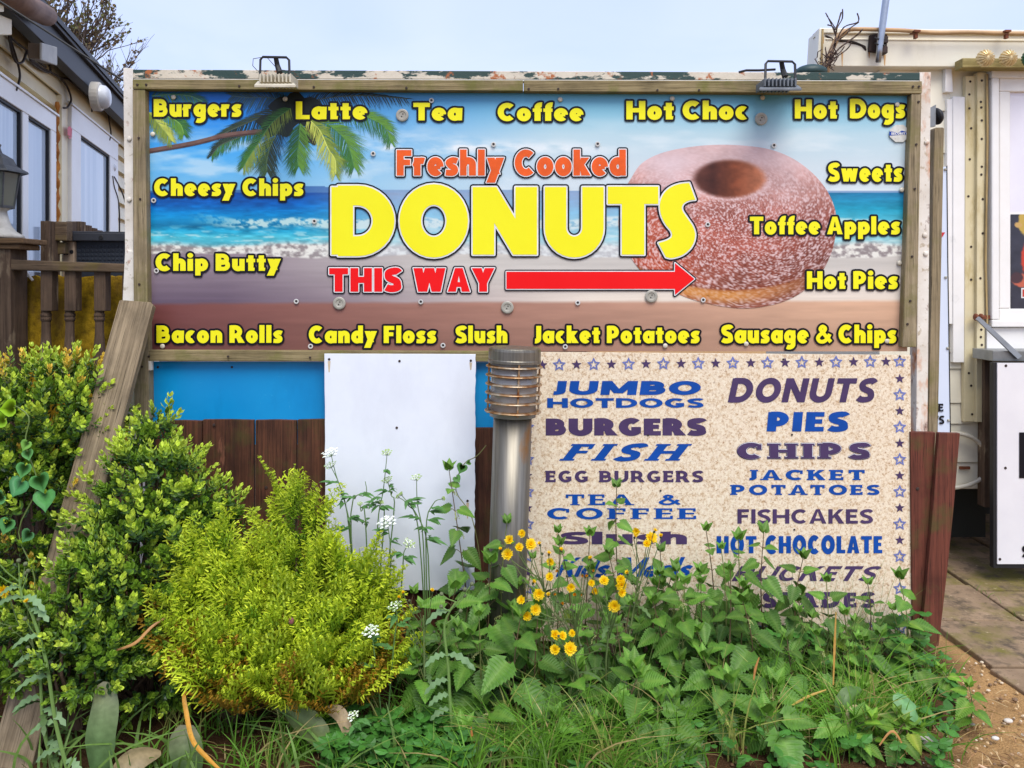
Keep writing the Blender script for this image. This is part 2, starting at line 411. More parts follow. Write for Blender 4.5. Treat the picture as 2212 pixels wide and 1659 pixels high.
def text_polys(txt, x0, x1, base, cap, halos=(0,), gap=.07, w=.25, v=None, serif=0, shear=0, X=.70, gapspace=None, split=False):
    """returns, for each halo (pixels), polygons in pixel space (y down)"""
    pen = 0; items = []; wi = 0
    for i, c in enumerate(txt):
        adv, S = glyph(c, w, v, serif, X)
        if c == ' ' and gapspace: adv = gapspace
        wi += (c == ' '); items.append((pen, S, wi)); pen += adv+(gap+2*serif*.8 if c != ' ' else 0)
    tot = pen-gap-2*serif*.8; sx = (x1-x0)/(tot+shear)
    res = []
    for hp in halos:
        allp = []; grp = [[] for _ in range(wi+1)]
        for pen, S, w_i in items:
            # halo must be even in pixels: build in a space scaled to pixel aspect
            kx, ky = sx, cap
            S2 = []
            for s in S:
                if s[0] == 'p': S2.append(('p', [(px*kx, py*ky) for px, py in s[1]]))
                else:
                    q, _ = stroke_quads(s[1], s[2], s[3])
                    if hp == 0: S2 += [('p', [(a*kx, b*ky) for a, b in z]) for z in q]
                    else:
                        A = [(z[3][0]*kx, z[3][1]*ky) for z in q]; B = [(z[0][0]*kx, z[0][1]*ky) for z in q]
                        if not s[2]: A.append((q[-1][2][0]*kx, q[-1][2][1]*ky)); B.append((q[-1][1][0]*kx, q[-1][1][1]*ky))
                        S2 += [('q', [(a*kx, b*ky) for a, b in z]) for z in q]
                        S2 += [('s', A, s[2], 0.0), ('s', B, s[2], 0.0)]
                        if not s[2]: S2 += [('s', [A[0], B[0]], False, 0.0), ('s', [A[-1], B[-1]], False, 0.0)]
            if hp == 0: pl = [s[1] for s in S2]
            else: pl = [s[1] for s in S2 if s[0] == 'q']+polys_of([s for s in S2 if s[0] != 'q'], hp)
            out_ = [[(x0+pen*sx+a+shear*sx*b/cap, base-b) for a, b in poly] for poly in pl]; allp += out_; grp[w_i] += out_
        res.append(grp if split else allp)
    return [list(z) for z in zip(*res)] if split else res
def decal(name, layers, Y, mats, parent, lift=.0009):
    """printed layers lying on a board: layers = [(polys in pixels, material index)]"""
    mb = MB()
    for k, (polys, mi) in enumerate(layers):
        V, F = union_mesh([[(a, -b) for a, b in p] for p in polys])
        yy = Y-lift*(k+1)
        mb.add([P(v.x, -v.y, yy) for v in V], [tuple(f) for f in F], mi)
    return mb.build(name, mats, parent)
# ------------------------------------------------------------------ shared materials
M_paintw = surf('peeling_white_paint', (232, 228, 220), (205, 198, 186), 9, rough=.55, bump=.5, bscale=120,
                spots=[((176, 168, 150), 40, .58, .66), ((150, 84, 38), 14, .60, .68, (1, 1, .6)), ((92, 52, 30), 22, .69, .73, (1, 1, .6))])
M_rail = surf('flaking_rail_paint', (216, 206, 186), (196, 186, 166), 12, rough=.6, bump=.5, bscale=90,
              spots=[((34, 62, 56), 9, .46, .50, (.8, 1, 2.2)), ((168, 96, 46), 16, .58, .64), ((88, 48, 30), 24, .64, .68)])
M_woodg = wood('weathered_green_timber', (116, 102, 70), (166, 150, 112), 'x', moss=(104, 106, 46))
M_woodv = wood('weathered_grey_timber', (120, 106, 80), (172, 156, 126), 'z', moss=(118, 112, 66))
M_woodp = wood('bare_grey_plank', (104, 90, 70), (168, 150, 122), 'z', scale=.8, spots=[((92, 74, 56), 4, .56, .75, (1, 1, .5))])
M_fence = wood('dark_red_fence_stain', (56, 34, 24), (114, 70, 48), 'z', scale=.8, moss=(72, 66, 32), rough=.7, spots=[((140, 92, 70), 18, .64, .74, (1, 1, .25)), ((40, 24, 20), 5, .54, .72, (1.6, 1, .4))])
M_fence2 = wood('red_brown_fence_stain', (82, 44, 34), (126, 70, 54), 'z', scale=.8, moss=(82, 76, 40), rough=.65)
M_screw = surf('rusty_screw', (62, 44, 34), (40, 30, 26), 200, rough=.7)
M_cap = plain('cream_screw_cap', (214, 206, 186), .35)
M_capd = plain('dark_screw_socket', (46, 40, 36), .6)
M_white = surf('white_sheet', (236, 240, 246), (226, 231, 240), 4, rough=.28, spots=[((222, 226, 234), 5, .50, .78, (1.2, 1, .5)), ((214, 206, 190), 3.2, .66, .9), ((176, 172, 158), 60, .73, .78, (1, 1, .6))])
M_blue = surf('blue_sheet', (6, 134, 196), (16, 146, 206), 3, rough=.3, spots=[((60, 168, 212), 60, .66, .75, (.3, 1, 1)), ((4, 112, 170), 3, .5, .8, (1, 1, .4)), ((120, 190, 214), 90, .70, .76, (1, 1, .15))])
M_upvc = surf('white_plastic_frame', (240, 238, 232), (230, 227, 220), 5, rough=.3, spots=[((206, 206, 200), 9, .62, .8)])
M_cream = surf('cream_cladding', (238, 226, 188), (228, 214, 176), 4, rough=.4, spots=[((198, 184, 146), 5, .58, .78, (1, 1, .35)), ((172, 160, 120), 11, .66, .76)])
M_cream2 = surf('pale_cream_panel', (236, 230, 208), (226, 219, 196), 3, rough=.35, spots=[((206, 198, 170), 4, .58, .8, (1, 1, .4)), ((190, 150, 100), 7, .72, .78, (1, 1, .3))])
M_black = plain('black_rubber', (26, 26, 27), .6)
M_fascia = plain('dark_fascia', (34, 37, 42), .5)
M_cable = plain('dark_cable', (56, 46, 38), .6)
M_steel = None

# ------------------------------------------------------------------ ground, sand path, paving
def vnoise(x, y, seed=0):
    r = np.random.default_rng(seed); T = r.random((256, 256))
    xi = np.floor(x).astype(int); yi = np.floor(y).astype(int); fx = x-xi; fy = y-yi
    fx = fx*fx*(3-2*fx); fy = fy*fy*(3-2*fy)
    g = lambda a, b: T[a % 256, b % 256]
    return (g(xi, yi)*(1-fx)+g(xi+1, yi)*fx)*(1-fy)+(g(xi, yi+1)*(1-fx)+g(xi+1, yi+1)*fx)*fy
def fbm(x, y, seed=0, o=4, g=.5):
    s = 0; a = 1; t = 0
    for k in range(o): s = s+a*vnoise(x*2**k, y*2**k, seed+k); t += a; a *= g
    return s/t
xs = np.concatenate([[-70, -20, -6, -3.2], np.linspace(-2.2, 2.9, 170), [3.4, 6, 20, 70]])
ys = np.concatenate([[-70, -20, -3, .6], np.linspace(1.6, 4.6, 110), [5.5, 9, 25, 80]])
GX, GY = np.meshgrid(xs, ys)
near = np.exp(-np.maximum(0, np.abs(GX-.3)-2.4)*2)*np.exp(-np.maximum(0, np.abs(GY-2.9)-1.3)*2)
GZ = (fbm(GX*5, GY*5, 3)-.5)*.05*near+(fbm(GX*30, GY*30, 9)-.5)*.014*near
edge = 1.27+.14*(fbm(GX*4, GY*4, 21)-.5)+np.clip((GY-2.35)*.62, -.1, .36)
sand = np.clip((GX-edge)/.16, 0, 1)
GZ = GZ*(1-.65*sand)-.012*sand
k1 = fbm(GX*9, GY*9, 5)[..., None]; k2 = fbm(GX*40, GY*40, 6)[..., None]
soil = nlin((84, 60, 38))*(.55+.9*k1)*(.7+.6*k2); sandc = nlin((190, 150, 100))*(.72+.5*k1)*(.8+.4*k2)
GC = soil*(1-sand[..., None])+sandc*sand[..., None]
m = MB(); ny, nx = GX.shape
idx = np.arange(nx*ny).reshape(ny, nx)
F = np.stack([idx[:-1, :-1], idx[:-1, 1:], idx[1:, 1:], idx[1:, :-1]], -1).reshape(-1, 4)
m.addnp(np.stack([GX, GY, GZ], -1).reshape(-1, 3), F, GC.reshape(-1, 3))
t = NT('soil_and_sand'); gcol = t.mix(t.rng(t.noise(160, (1, 1, 1), 4), .3, .7), t.attr(), t.mix(.45, t.attr(), (.02, .012, .006)))
gcol = t.mix(t.rng(t.noise(420, (1, 1, 1), 2, (3, 3, 3)), .68, .74), gcol, lin((206, 182, 142)))
t.bump(t.noise(140, (1, 1, 1), 6), .8, .012); M_soil = t.fin(gcol, .95, 0, .1)
struct(m.build('ground', M_soil, smooth=True))
M_pave = surf('mossy_concrete_slab', (150, 126, 98), (120, 98, 74), 7, rough=.9, bump=1.0, bscale=70,
              spots=[((104, 96, 34), 3.0, .48, .62), ((84, 70, 52), 14, .50, .66), ((184, 164, 130), 34, .62, .72), ((70, 58, 44), 60, .62, .70)])
pv = MB()
pxs = [1.80, 2.215, 2.64, 3.06, 3.48, 3.9]
for i in range(5):
    y = 2.50+[.0, -.12, .05, .1, 0][i]
    for j in range(9):
        L = .40+.05*random.random(); a = pxs[i]+.006; b = pxs[i+1]-.006
        z = .006+random.random()*.010; sk = random.uniform(-.008, .008)
        pv.prism([(a+sk+.05*(3.3-y) if i == 0 and y < 3.3 else a+sk, y+.006, z), (b+sk, y+.006, z+sk*.5), (b, y+L-.006, z), (a, y+L-.006, z)], (0, 0, -.05)); y += L
struct(pv.build('paving', M_pave, bevel=.006))

# ------------------------------------------------------------------ the sign frame
YS = 3.0
fr = thing('sign_frame', 'tall weathered frame of flaking white posts and grey battens carrying the boards', 'sign frame', P(1106, 1422, YS+.03))
b = MB(); b.ppoly([(271, 660), (288, 660), (287, 148), (266, 146)], YS-.005, .055); b.ppoly([(264, 662), (289, 662), (288, 543), (270, 540)], YS-.012, .06)
b.ppoly([(284, 1430), (308, 1430), (292, 662), (272, 662)], YS+.012, .05)
for x, y in [(279, 431), (279, 300)]: b.ball(P(x, y, YS-.008), .010, 10, 6, sc=(1, .5, 1))
b.build('post', M_paintw, fr, bevel=.003)
b = MB(); b.ppoly([(1974, 1430), (1999, 1430), (2011, 156), (1987, 156)], YS-.005, .055)
for x, y in [(2002, 307), (1998, 508), (2000, 548)]: b.ball(P(x, y, YS-.008), .010, 10, 6, sc=(1, .5, 1))
M_postr = surf('rusting_white_post', (232, 226, 214), (208, 198, 182), 9, rough=.55, bump=.5, bscale=120,
               spots=[((186, 172, 148), 30, .58, .66), ((196, 120, 52), 7, .50, .62, (1, 1, .5)), ((104, 56, 30), 13, .58, .66, (1, 1, .5))])
b.build('post', M_postr, fr, bevel=.003)
b = MB(); b.ppoly([(287, 169), (1987, 173), (1987, 157), (287, 150)], YS-.004, .06)
b.build('top_rail', M_rail, fr, bevel=.002)
M_whstrip = plain('white_trim_strip', (226, 224, 216), .5)
b = MB(); b.ppoly([(289, 174), (1985, 177), (1985, 174), (289, 170)], YS-.006, .03); b.build('trim_strip', M_whstrip, fr)
b = MB(); b.ppoly([(286, 192), (1130, 196), (1130, 173), (286, 171)], YS-.034, .05); b.ppoly([(1131.5, 197), (1992, 202), (1992, 175), (1131.5, 173)], YS-.033, .05)
b.build('top_batten', M_woodg, fr, bevel=.0025)
b = MB(); b.ppoly([(290, 905), (322, 905), (313, 193), (286, 193)], YS-.030, .05); b.build('side_batten', M_woodv, fr, bevel=.0025)
b = MB(); b.ppoly([(1950, 750), (1980, 750), (1991, 203), (1969, 203)], YS-.030, .05); b.build('side_batten', M_woodv, fr, bevel=.0025)
b = MB(); b.ppoly([(307, 780), (1142, 781), (1142, 759), (307, 756)], YS-.026, .04); b.build('lower_batten', M_woodg, fr, bevel=.0025)
b = MB(); b.ppoly([(293, 800), (326, 800), (326, 780), (293, 780)], YS-.028, .02); b.build('bracket', M_postr, fr)
b = MB()
for x, y in [(297, 183), (316, 183), (517, 186), (678, 188), (878, 190), (1142, 192), (1206, 192), (1420, 195), (1510, 195), (1972, 187), (1985, 187),
             (300, 298), (303, 430), (301, 614), (1984, 220), (1979, 312), (1976, 408), (1970, 554), (1966, 650), (1960, 700), (322, 770), (493, 770), (670, 772), (1092, 776), (307, 792)]:
    b.lathe([(.0001, 0), (.0045, 0), (.0045, .003), (.0001, .0035)], Matrix.Translation(P(x, y, YS-.0345 if y < 200 else YS-.031)) @ Matrix.Rotation(R(90), 4, 'X'), 8)
build_each(b, 'screw', M_screw, fr)

# ------------------------------------------------------------------ banner board with its printed picture
YB = YS+.004
bn = thing('banner_sign', 'wide printed beach banner reading Freshly Cooked DONUTS THIS WAY in yellow letters', 'banner', P(1138, 756, YB))
def photo_board(x, y):
    """the printed beach picture: sRGB by position in the board's own picture (x,y in reading units)"""
    def st(v, stops):
        xs_ = [s[0] for s in stops]; return np.stack([np.interp(v, xs_, [s[1][k] for s in stops]) for k in range(3)], -1)
    n1 = fbm(x/90, y/22, 1); n2 = fbm(x/28, y/5, 2); n3 = fbm(x/10, y/6, 3, 5)
    fade = np.clip((x-620)/250, 0, 1)*np.clip((2100-x)/200, .0, 1); fade = fade*fade*(3-2*fade)
    skyL = st(y, [(195, (30, 108, 206)), (260, (46, 140, 228)), (330, (78, 172, 236)), (400, (120, 190, 230)), (415, (112, 182, 226))])
    skyR = st(y, [(195, (92, 170, 206)), (235, (132, 194, 216)), (290, (188, 216, 224)), (360, (208, 222, 226)), (415, (210, 224, 228))])
    f2 = np.clip((x-560)/640, 0, 1)
    f2 = f2**.8
    c = skyL*(1-f2[..., None])+skyR*f2[..., None]
    cl = np.clip((fbm(x/110, y/26, 12, 5)-.50)*4, 0, 1)*np.clip((y-250)/60, 0, 1)*.55
    cl2 = np.clip((fbm(x/60, y/18, 15, 5)-.42)*5, 0, 1)*np.exp(-((y-318-(x-900)*.012)/16)**2)*np.clip((x-780)/60, 0, 1)*np.clip((1420-x)/200, 0, 1)
    c = c+(np.array([232, 240, 240])-c)*np.clip(cl+cl2*.9, 0, 1)[..., None]
    hill = (y > 411-9*np.exp(-((x-690)/34)**2)-5*np.exp(-((x-655)/20)**2)-6*np.exp(-((x-1044)/18)**2))
    c = np.where((hill & (y < 417))[..., None], np.array([64, 112, 172])*(1-.55*fade[..., None])+np.array([200, 214, 224])*.55*fade[..., None], c)
    sea = st(y+(n2-.5)*10, [(415, (22, 70, 150)), (440, (12, 96, 180)), (462, (10, 136, 204)), (474, (20, 140, 196)), (487, (18, 116, 160)), (500, (40, 168, 206)), (512, (84, 196, 214)), (530, (70, 176, 196)), (545, (130, 186, 190))])
    sea = sea*(.82+.36*n2[..., None]); rt = np.clip((x-1500)/300, 0, 1)[..., None]; sea = sea+(st(y, [(415, (40, 124, 168)), (450, (36, 156, 186)), (500, (120, 200, 210)), (540, (190, 216, 216))])*(.85+.3*n2[..., None])-sea)*rt
    yc = 468+6*np.clip((x-420)/250, 0, 1)+4*np.sin(x/37)
    wave = np.clip((n3-.30)*5, 0, 1)*np.clip((y-yc+4+10*(n1-.5))/4, 0, 1)*np.clip((yc+22-y)/6, 0, 1)*np.clip((x-400)/140, 0, 1)
    sea = sea+(np.array([206, 232, 224])-sea)*(wave*.9)[..., None]
    sp = np.clip((fbm(x/34, y/4, 31, 4)-.57)*8, 0, 1)*np.clip((y-480)/30, 0, 1)
    sea = sea+(np.array([196, 230, 228])-sea)*(sp*.7)[..., None]
    foam0 = 520+8*(n1-.5)*2
    fo = np.clip((y-foam0)/12, 0, 1)
    lace = np.clip((n3-.36)*4.0, 0, 1)
    foam = np.array([150, 140, 138])+(np.array([236, 234, 222])-np.array([150, 140, 138]))*lace[..., None]
    sea = sea+(foam-sea)*fo[..., None]
    ty = 550+5*np.sin(x/90)+7*(n1-.5)
    fx = np.clip((x-330)/1500, 0, 1)
    upL, upM, loL, loR = np.array([150, 134, 142]), np.array([206, 200, 190]), np.array([112, 66, 64]), np.array([206, 166, 136])
    up = upL+(upM-upL)*np.clip((x-500)/450, 0, 1)[..., None]; up2 = np.array([108, 92, 108])+(np.array([236, 222, 204])-np.array([108, 92, 108]))*np.clip((x-480)/800, 0, 1)[..., None]
    k = np.clip((y-575)/75, 0, 1)[..., None]; wet = up+(up2-up)*k; wet = wet*(.95+.10*fbm(x/120, y/5, 41, 4)[..., None])
    lo = loL+(loR-loL)*(fx**.85)[..., None]; lo = lo*(1.06-.14*np.clip((y-655)/90, 0, 1)[..., None])*(.94+.12*fbm(x/80, y/9, 51, 4)[..., None])
    s2 = np.clip((y-651+6*(fx-.3)-4*(n1-.5))/7, 0, 1)[..., None]; sandc_ = wet+(lo-wet)*s2
    s1 = np.clip((y-ty)/3, 0, 1)[..., None]; low = sea+(sandc_-sea)*s1
    wh = (.62*fade*np.clip((1500-x)/60, .0, 1))[..., None]*(1-s1)
    low = low+(np.array([222, 230, 230])-low)*wh
    return np.where((y > 416)[..., None], low, c)
bxs = np.linspace(316, 1975, 830); bys = np.linspace(197, 759, 282)
def board_xy(u, y):
    k = (y-200)/555; xl = 316+8*k; xr = 1975-15*k; return xl+(u-316)/(1975-316)*(xr-xl)
BX, BY = np.meshgrid(bxs, bys); PXX = board_xy(BX, BY)
BC = nlin(photo_board(BX, BY))*.92
V = np.stack([(PXX-CX)/FPX*YB, np.full_like(PXX, YB), 1.45-(BY-CY)/FPX*YB], -1)
warp = (fbm(BX/160, BY/120, 61)-.5)*.004; V[..., 1] += warp*.2
ny, nx = BX.shape; idx = np.arange(nx*ny).reshape(ny, nx)
F = np.stack([idx[:-1, :-1], idx[1:, :-1], idx[1:, 1:], idx[:-1, 1:]], -1).reshape(-1, 4)
m = MB(); m.addnp(V.reshape(-1, 3), F, BC.reshape(-1, 3)); m.prism([P(324, 757, YB+.003), P(1959, 757, YB+.003), P(1974, 198, YB+.003), P(317, 198, YB+.003)], (0, .006, 0))
M_print = attrmat('glossy_banner_print', .34, .22)
m.build('printed_panel', M_print, bn, smooth=False)
YP = YB-.0022
# palm fronds printed at the banner's top left
def z6(p): return (309.7+p[0]/3.333, 177+p[1]/3.333)
pal = MB(); lay = [0]
def flat(polys, col, top=198.5):
    polys = [[(max(a, 318.5), -max(b_, top)) for a, b_ in p] for p in polys]
    V, F = union_mesh(polys)
    if not F: return
    yy = YB-.0009-.00003*lay[0]; lay[0] += 1
    v = np.array([(p.x, -p.y) for p in V]); nz = fbm(v[:, 0]/6, v[:, 1]/6, lay[0])[:, None]
    pal.add([P(a, b_, yy) for a, b_ in v], [tuple(f) for f in F], 0, nlin(np.array(col))*(.55+.9*nz))
def frond(pts, L, c1, c2, dens=26, spread=62, drop=.35):
    rng_ = random.Random(int(pts[0][0]*7+pts[-1][1])); r = crom([z6(p) for p in pts], 14); n = len(r)
    for half, c in ((-1, c1), (1, c2)):
        polys = []
        for i in range(1, n-1):
            t = i/n; d = np.array(r[i+1])-np.array(r[i-1]); d = d/np.linalg.norm(d)
            a = R(half*spread*(1.05-.5*t)); e = np.array([d[0]*math.cos(a)-d[1]*math.sin(a), d[0]*math.sin(a)+d[1]*math.cos(a)])
            e = e+np.array([0, drop]); e /= np.linalg.norm(e)
            for _ in range(2):
                l = L*(.55+.9*math.sin(math.pi*min(1, .12+t*.86)))*(.8+.35*rng_.random())*.6
                o = np.array(r[i])+d*rng_.uniform(-2, 2); s = np.array([-e[1], e[0]])*.62
                e2 = e+np.array([rng_.uniform(-.16, .16), .12]); tip = o+e2*l
                polys.append([tuple(o-s), tuple(o+e*l*.5-s*.9), tuple(tip), tuple(o+e*l*.5+s*.9), tuple(o+s)])
        flat(polys, c)
    q, _ = stroke_quads(r, False, 1.7); flat(q, tuple(min(255, v+26) for v in c2))
DK1, DK2, GR1, GR2, YG1, YG2 = (38, 52, 48), (52, 66, 52), (62, 112, 52), (96, 142, 56), (128, 148, 62), (180, 190, 84)
frond([(1150, 150), (1350, 112), (1600, 100), (1900, 120)], 40, DK1, DK2, drop=.5)
frond([(1050, 150), (900, 112), (750, 112), (640, 100)], 46, (58, 92, 108), (44, 74, 86))
frond([(60, 100), (200, 92), (330, 100), (425, 140)], 38, (52, 106, 96), (70, 122, 88))
frond([(1300, 220), (1500, 230), (1650, 270), (1740, 330), (1780, 430)], 46, GR2, GR1)
frond([(1060, 180), (860, 250), (690, 320), (575, 372)], 52, DK1, DK2, spread=50)
frond([(850, 350), (660, 410), (550, 460), (490, 530)], 30, GR1, DK2)
q, _ = stroke_quads(crom([(322, 326), (400, 313), (445, 303), (490, 292), (566, 284)], 6), False, 10.5); flat(q, (112, 86, 78))
q, _ = stroke_quads(crom([(322, 329.5), (400, 316.5), (445, 306.5), (490, 295.5), (566, 287)], 6), False, 3.4); flat(q, (84, 62, 58))
blob = lambda cx, cy, rx, ry: [[(cx+rx*(1+.18*math.sin(5*a+cx))*math.cos(a), cy+ry*(1+.2*math.sin(7*a))*math.sin(a)) for a in np.linspace(0, 2*math.pi, 40)[:-1]]]
flat(blob(638, 236, 52, 34), (34, 40, 40)); flat(blob(600, 268, 42, 26), (40, 48, 44)); flat(blob(668, 290, 24, 22), (44, 38, 40))
frond([(1230, 250), (1350, 320), (1440, 400), (1490, 500), (1515, 610)], 62, GR2, GR1)
frond([(1130, 300), (1120, 420), (1110, 520), (1115, 605)], 56, GR2, GR1)
frond([(1000, 300), (920, 450), (890, 560), (890, 640)], 54, DK2, (66, 92, 56))
frond([(1060, 190), (930, 290), (820, 450), (760, 540), (720, 610)], 44, YG1, GR1)
frond([(1180, 260), (1270, 350), (1330, 480), (1380, 560), (1385, 660)], 44, YG1, YG2)
frond([(40, 220), (100, 290), (150, 350), (200, 420)], 36, YG2, YG1); frond([(130, 230), (220, 270), (270, 310), (290, 370)], 36, GR1, GR2)
pal.build('palm_picture', attrmat('palm_print', .34, .22), bn)
# the sugared ring printed behind the letters
dout = [(1362, 387), (1385, 354), (1425, 332), (1480, 319), (1540, 313), (1600, 314), (1660, 322), (1710, 341), (1752, 371), (1782, 405), (1800, 440), (1807, 474), (1805, 508), (1797, 543), (1780, 580), (1754, 613), (1718, 640), (1670, 658), (1610, 666), (1550, 660), (1490, 645), (1440, 622), (1392, 592), (1362, 556), (1343, 520), (1336, 488), (1339, 450), (1347, 415)]
do = np.array(crom(dout+[dout[0]], 10)); NR = 120
cen = np.array([1572., 490.]); gr = np.linspace(0.0005, 1, NR)[:, None, None]
DP = cen+(do[None]-cen)*gr; X_, Y_ = DP[..., 0], DP[..., 1]
ss = lambda a, b_, v: (lambda t_: t_*t_*(3-2*t_))(np.clip((v-a)/(b_-a), 0, 1))
base = np.stack([np.interp(Y_, [313, 350, 420, 470, 560, 666], c) for c in ([204, 190, 178, 164, 148, 142], [172, 148, 122, 92, 76, 84], [168, 140, 110, 78, 60, 66])], -1)
big = fbm(X_/46, Y_/38, 71, 4); base = base*(.80+.42*big[..., None])
red = np.exp(-(((X_-1425)/70)**2+((Y_-575)/55)**2))+.6*np.exp(-(((X_-1400)/45)**2+((Y_-480)/40)**2)); base = base+(np.array([186, 70, 36])-base)*np.clip(red*.75, 0, 1)[..., None]
shade = np.clip((X_-1640)/150, 0, 1)*np.clip((Y_-430)/120, 0, 1); base = base*(1-.28*shade[..., None])
yc = 560+66*np.clip(1-((X_-1580)/235)**2, 0, 1); dd = Y_-yc
band = ss(-3, 3, dd)*ss(40, 14, dd); base = base+(np.array([206, 138, 66])-base)*(band*np.clip((1800-X_)/220, .25, 1)*.9)[..., None]
line = np.exp(-((dd+2)/5)**2)*ss(1840, 1700, X_); base = base+(np.array([120, 52, 32])-base)*(line*.7)[..., None]
sg = vnoise(X_/2.3, Y_/2.3, 78)*.55+fbm(X_/3.4, Y_/3.4, 77, 3)*.80; amt = ss(330, 460, Y_)*.78+.12
wsp = ss(.58, .92, sg)*(amt+.15)*(1-.55*band); dsp = ss(.46, .22, sg)*amt
base = base+(np.array([240, 222, 222])-base)*(wsp*.72)[..., None]; base = base*(1-.34*dsp[..., None])
e = ((X_-1576)/78)**2+((Y_-386)/41)**2
top_ = np.exp(-((Y_-345)/26)**2)*.35+.5*np.exp(-(((X_-1450)/60)**2+((Y_-380)/50)**2))+.3*np.exp(-(((X_-1700)/50)**2+((Y_-400)/50)**2)); base = base+(np.array([232, 214, 218])-base)*np.clip(top_, 0, .7)[..., None]
hol = ss(1.25, .72, e)*np.where(Y_ > 386, 1, ss(2.0, .6, e)); hc = np.stack([np.interp(X_, [1500, 1540, 1590, 1650], c) for c in ([96, 74, 134, 198], [56, 40, 72, 124], [46, 32, 46, 88])], -1)*(.82+.36*fbm(X_/14, Y_/10, 81)[..., None])
base = base+(hc-base)*np.clip(hol, 0, 1)[..., None]
rim = np.exp(-((e-1.22)/.20)**2)*(Y_ > 392); base = base+(np.array([232, 206, 204])-base)*(rim*.5)[..., None]
na, nb = X_.shape; idx = np.arange(na*nb).reshape(na, nb)
F = np.stack([idx[:-1, :-1], idx[1:, :-1], idx[1:, 1:], idx[:-1, 1:]], -1).reshape(-1, 4)[:, ::-1]
yd = YB-.0016
m = MB(); m.addnp(np.stack([(X_-CX)/FPX*yd, np.full_like(X_, yd), 1.45-(Y_-CY)/FPX*yd], -1).reshape(-1, 3), F, nlin(base).reshape(-1, 3))
m.build('ring_picture', attrmat('ring_print', .34, .22), bn)
# lettering
def inkm(n, c, rough=.34): return plain(n, c, rough, 0, .22)
M_yel = surf('yellow_ink', (242, 236, 34), (238, 230, 28), 3, rough=.34, spec=.22); M_ink = inkm('black_ink', (22, 22, 30)); M_wink = inkm('white_ink', (238, 238, 236))
M_org = inkm('orange_ink', (240, 98, 34)); M_red = surf('red_ink', (238, 22, 22), (232, 14, 18), 3, rough=.34, spec=.22)
YT = YB-.0030
def word(txt, x0, x1, top, base_, h=4.4, w=.28, **k):
    for a, b_ in text_polys(txt, x0, x1, base_, base_-top, (h, 0), w=w, split=True, **k): decal('lettering', [(a, 0), (b_, 1)], YT, [M_ink, M_yel], bn)
for wd in [('Burgers', 332, 521, 214, 252), ('Latte', 639, 793, 219, 257.5), ('Tea', 893, 998, 222, 260), ('Coffee', 1075, 1260, 223, 261), ('Hot Choc', 1353, 1615, 218, 258),
           ('Hot', 1717, 1809, 215, 256), ('Dogs', 1836, 1955, 214, 255), ('Cheesy Chips', 333, 655, 386, 423), ('Chip Butty', 336, 606, 548, 585), ('Bacon Rolls', 338, 610, 703, 740.5),
           ('Candy Floss', 667, 942, 704, 741), ('Slush', 984, 1096, 704, 741), ('Jacket Potatoes', 1150, 1511, 704, 741), ('Sausage & Chips', 1558, 1936, 702, 741),
           ('Hot Pies', 1743, 1939, 586, 624), ('Toffee Apples', 1620, 1944, 468, 506), ('Sweets', 1789, 1949, 352, 392)]:
    word(*wd, gap=.09, gapspace=.30)
for a, b_, c_ in text_polys('Freshly Cooked', 857, 1352, 379, 55, (5.0, 2.0, 0), w=.275, gap=.08, gapspace=.36, split=True):
    decal('lettering', [(a, 0), (b_, 1), (c_, 2)], YT, [M_ink, M_wink, M_org], bn)
big = [[], [], []]
for ch, x0, x1, t_, b0, kw in [('D', 716, 852, 404, 550, {}), ('O', 863, 1011, 402, 552, {}), ('N', 1021, 1160, 404, 550, {}), ('U', 1177, 1304, 404, 552, dict(w=.305)), ('T', 1313, 1422, 403, 550, dict(w=.33)), ]:
    kk = dict(w=.295, v=.25); kk.update(kw)
    for L_, q in zip(big, text_polys(ch, x0, x1, b0, b0-t_, (6.4, 3.0, 0), **kk)): L_ += q
Sp = crom([(1327.2+.4*x, -.4*y) for x, y in [(437, 1078), (400, 1084), (370, 1104), (366, 1134), (392, 1176), (424, 1224), (436, 1274), (418, 1330), (372, 1374), (312, 1393), (278, 1388)]], 4)+crom([(1327.2+.4*x, -.4*y) for x, y in [(238, 1312), (284, 1298), (310, 1278), (306, 1248), (276, 1210), (252, 1160), (246, 1102), (264, 1050), (300, 1014), (350, 994), (404, 988)]], 4)
for L_, hh in zip(big, (6.4, 3.0, 0)): L_ += [[(x, -y) for x, y in p] for p in polys_of([('p', Sp)], hh)]
decal('lettering', [(big[0], 0), (big[1], 1), (big[2], 2)], YT, [M_ink, M_wink, M_yel], bn)
a, b_, c_ = [], [], []
for t_, x0, x1 in (('THIS', 711, 867, ), ('WAY', 893, 1067)):
    a, b_, c_ = text_polys(t_, x0, x1, 630, 51, (5.0, 2.2, 0), w=.31, v=.26, gap=.09)
    decal('lettering', [(a, 0), (b_, 1), (c_, 2)], YT, [M_ink, M_wink, M_red], bn)
ar = [(1094, 624), (1458, 624), (1458, 637), (1500, 602.5), (1458, 568), (1458, 587), (1094, 587)]
ar = [(x, y) for x, y in ar]
al = [[(p[0], -p[1]) for p in ar]]
def ring(h_): return [[(x, -y) for x, y in p] for p in polys_of([('p', al[0])], h_)]
decal('arrow', [(ring(4.6), 0), (ring(2.0), 1), ([ar], 2)], YT, [M_ink, M_wink, M_red], bn)
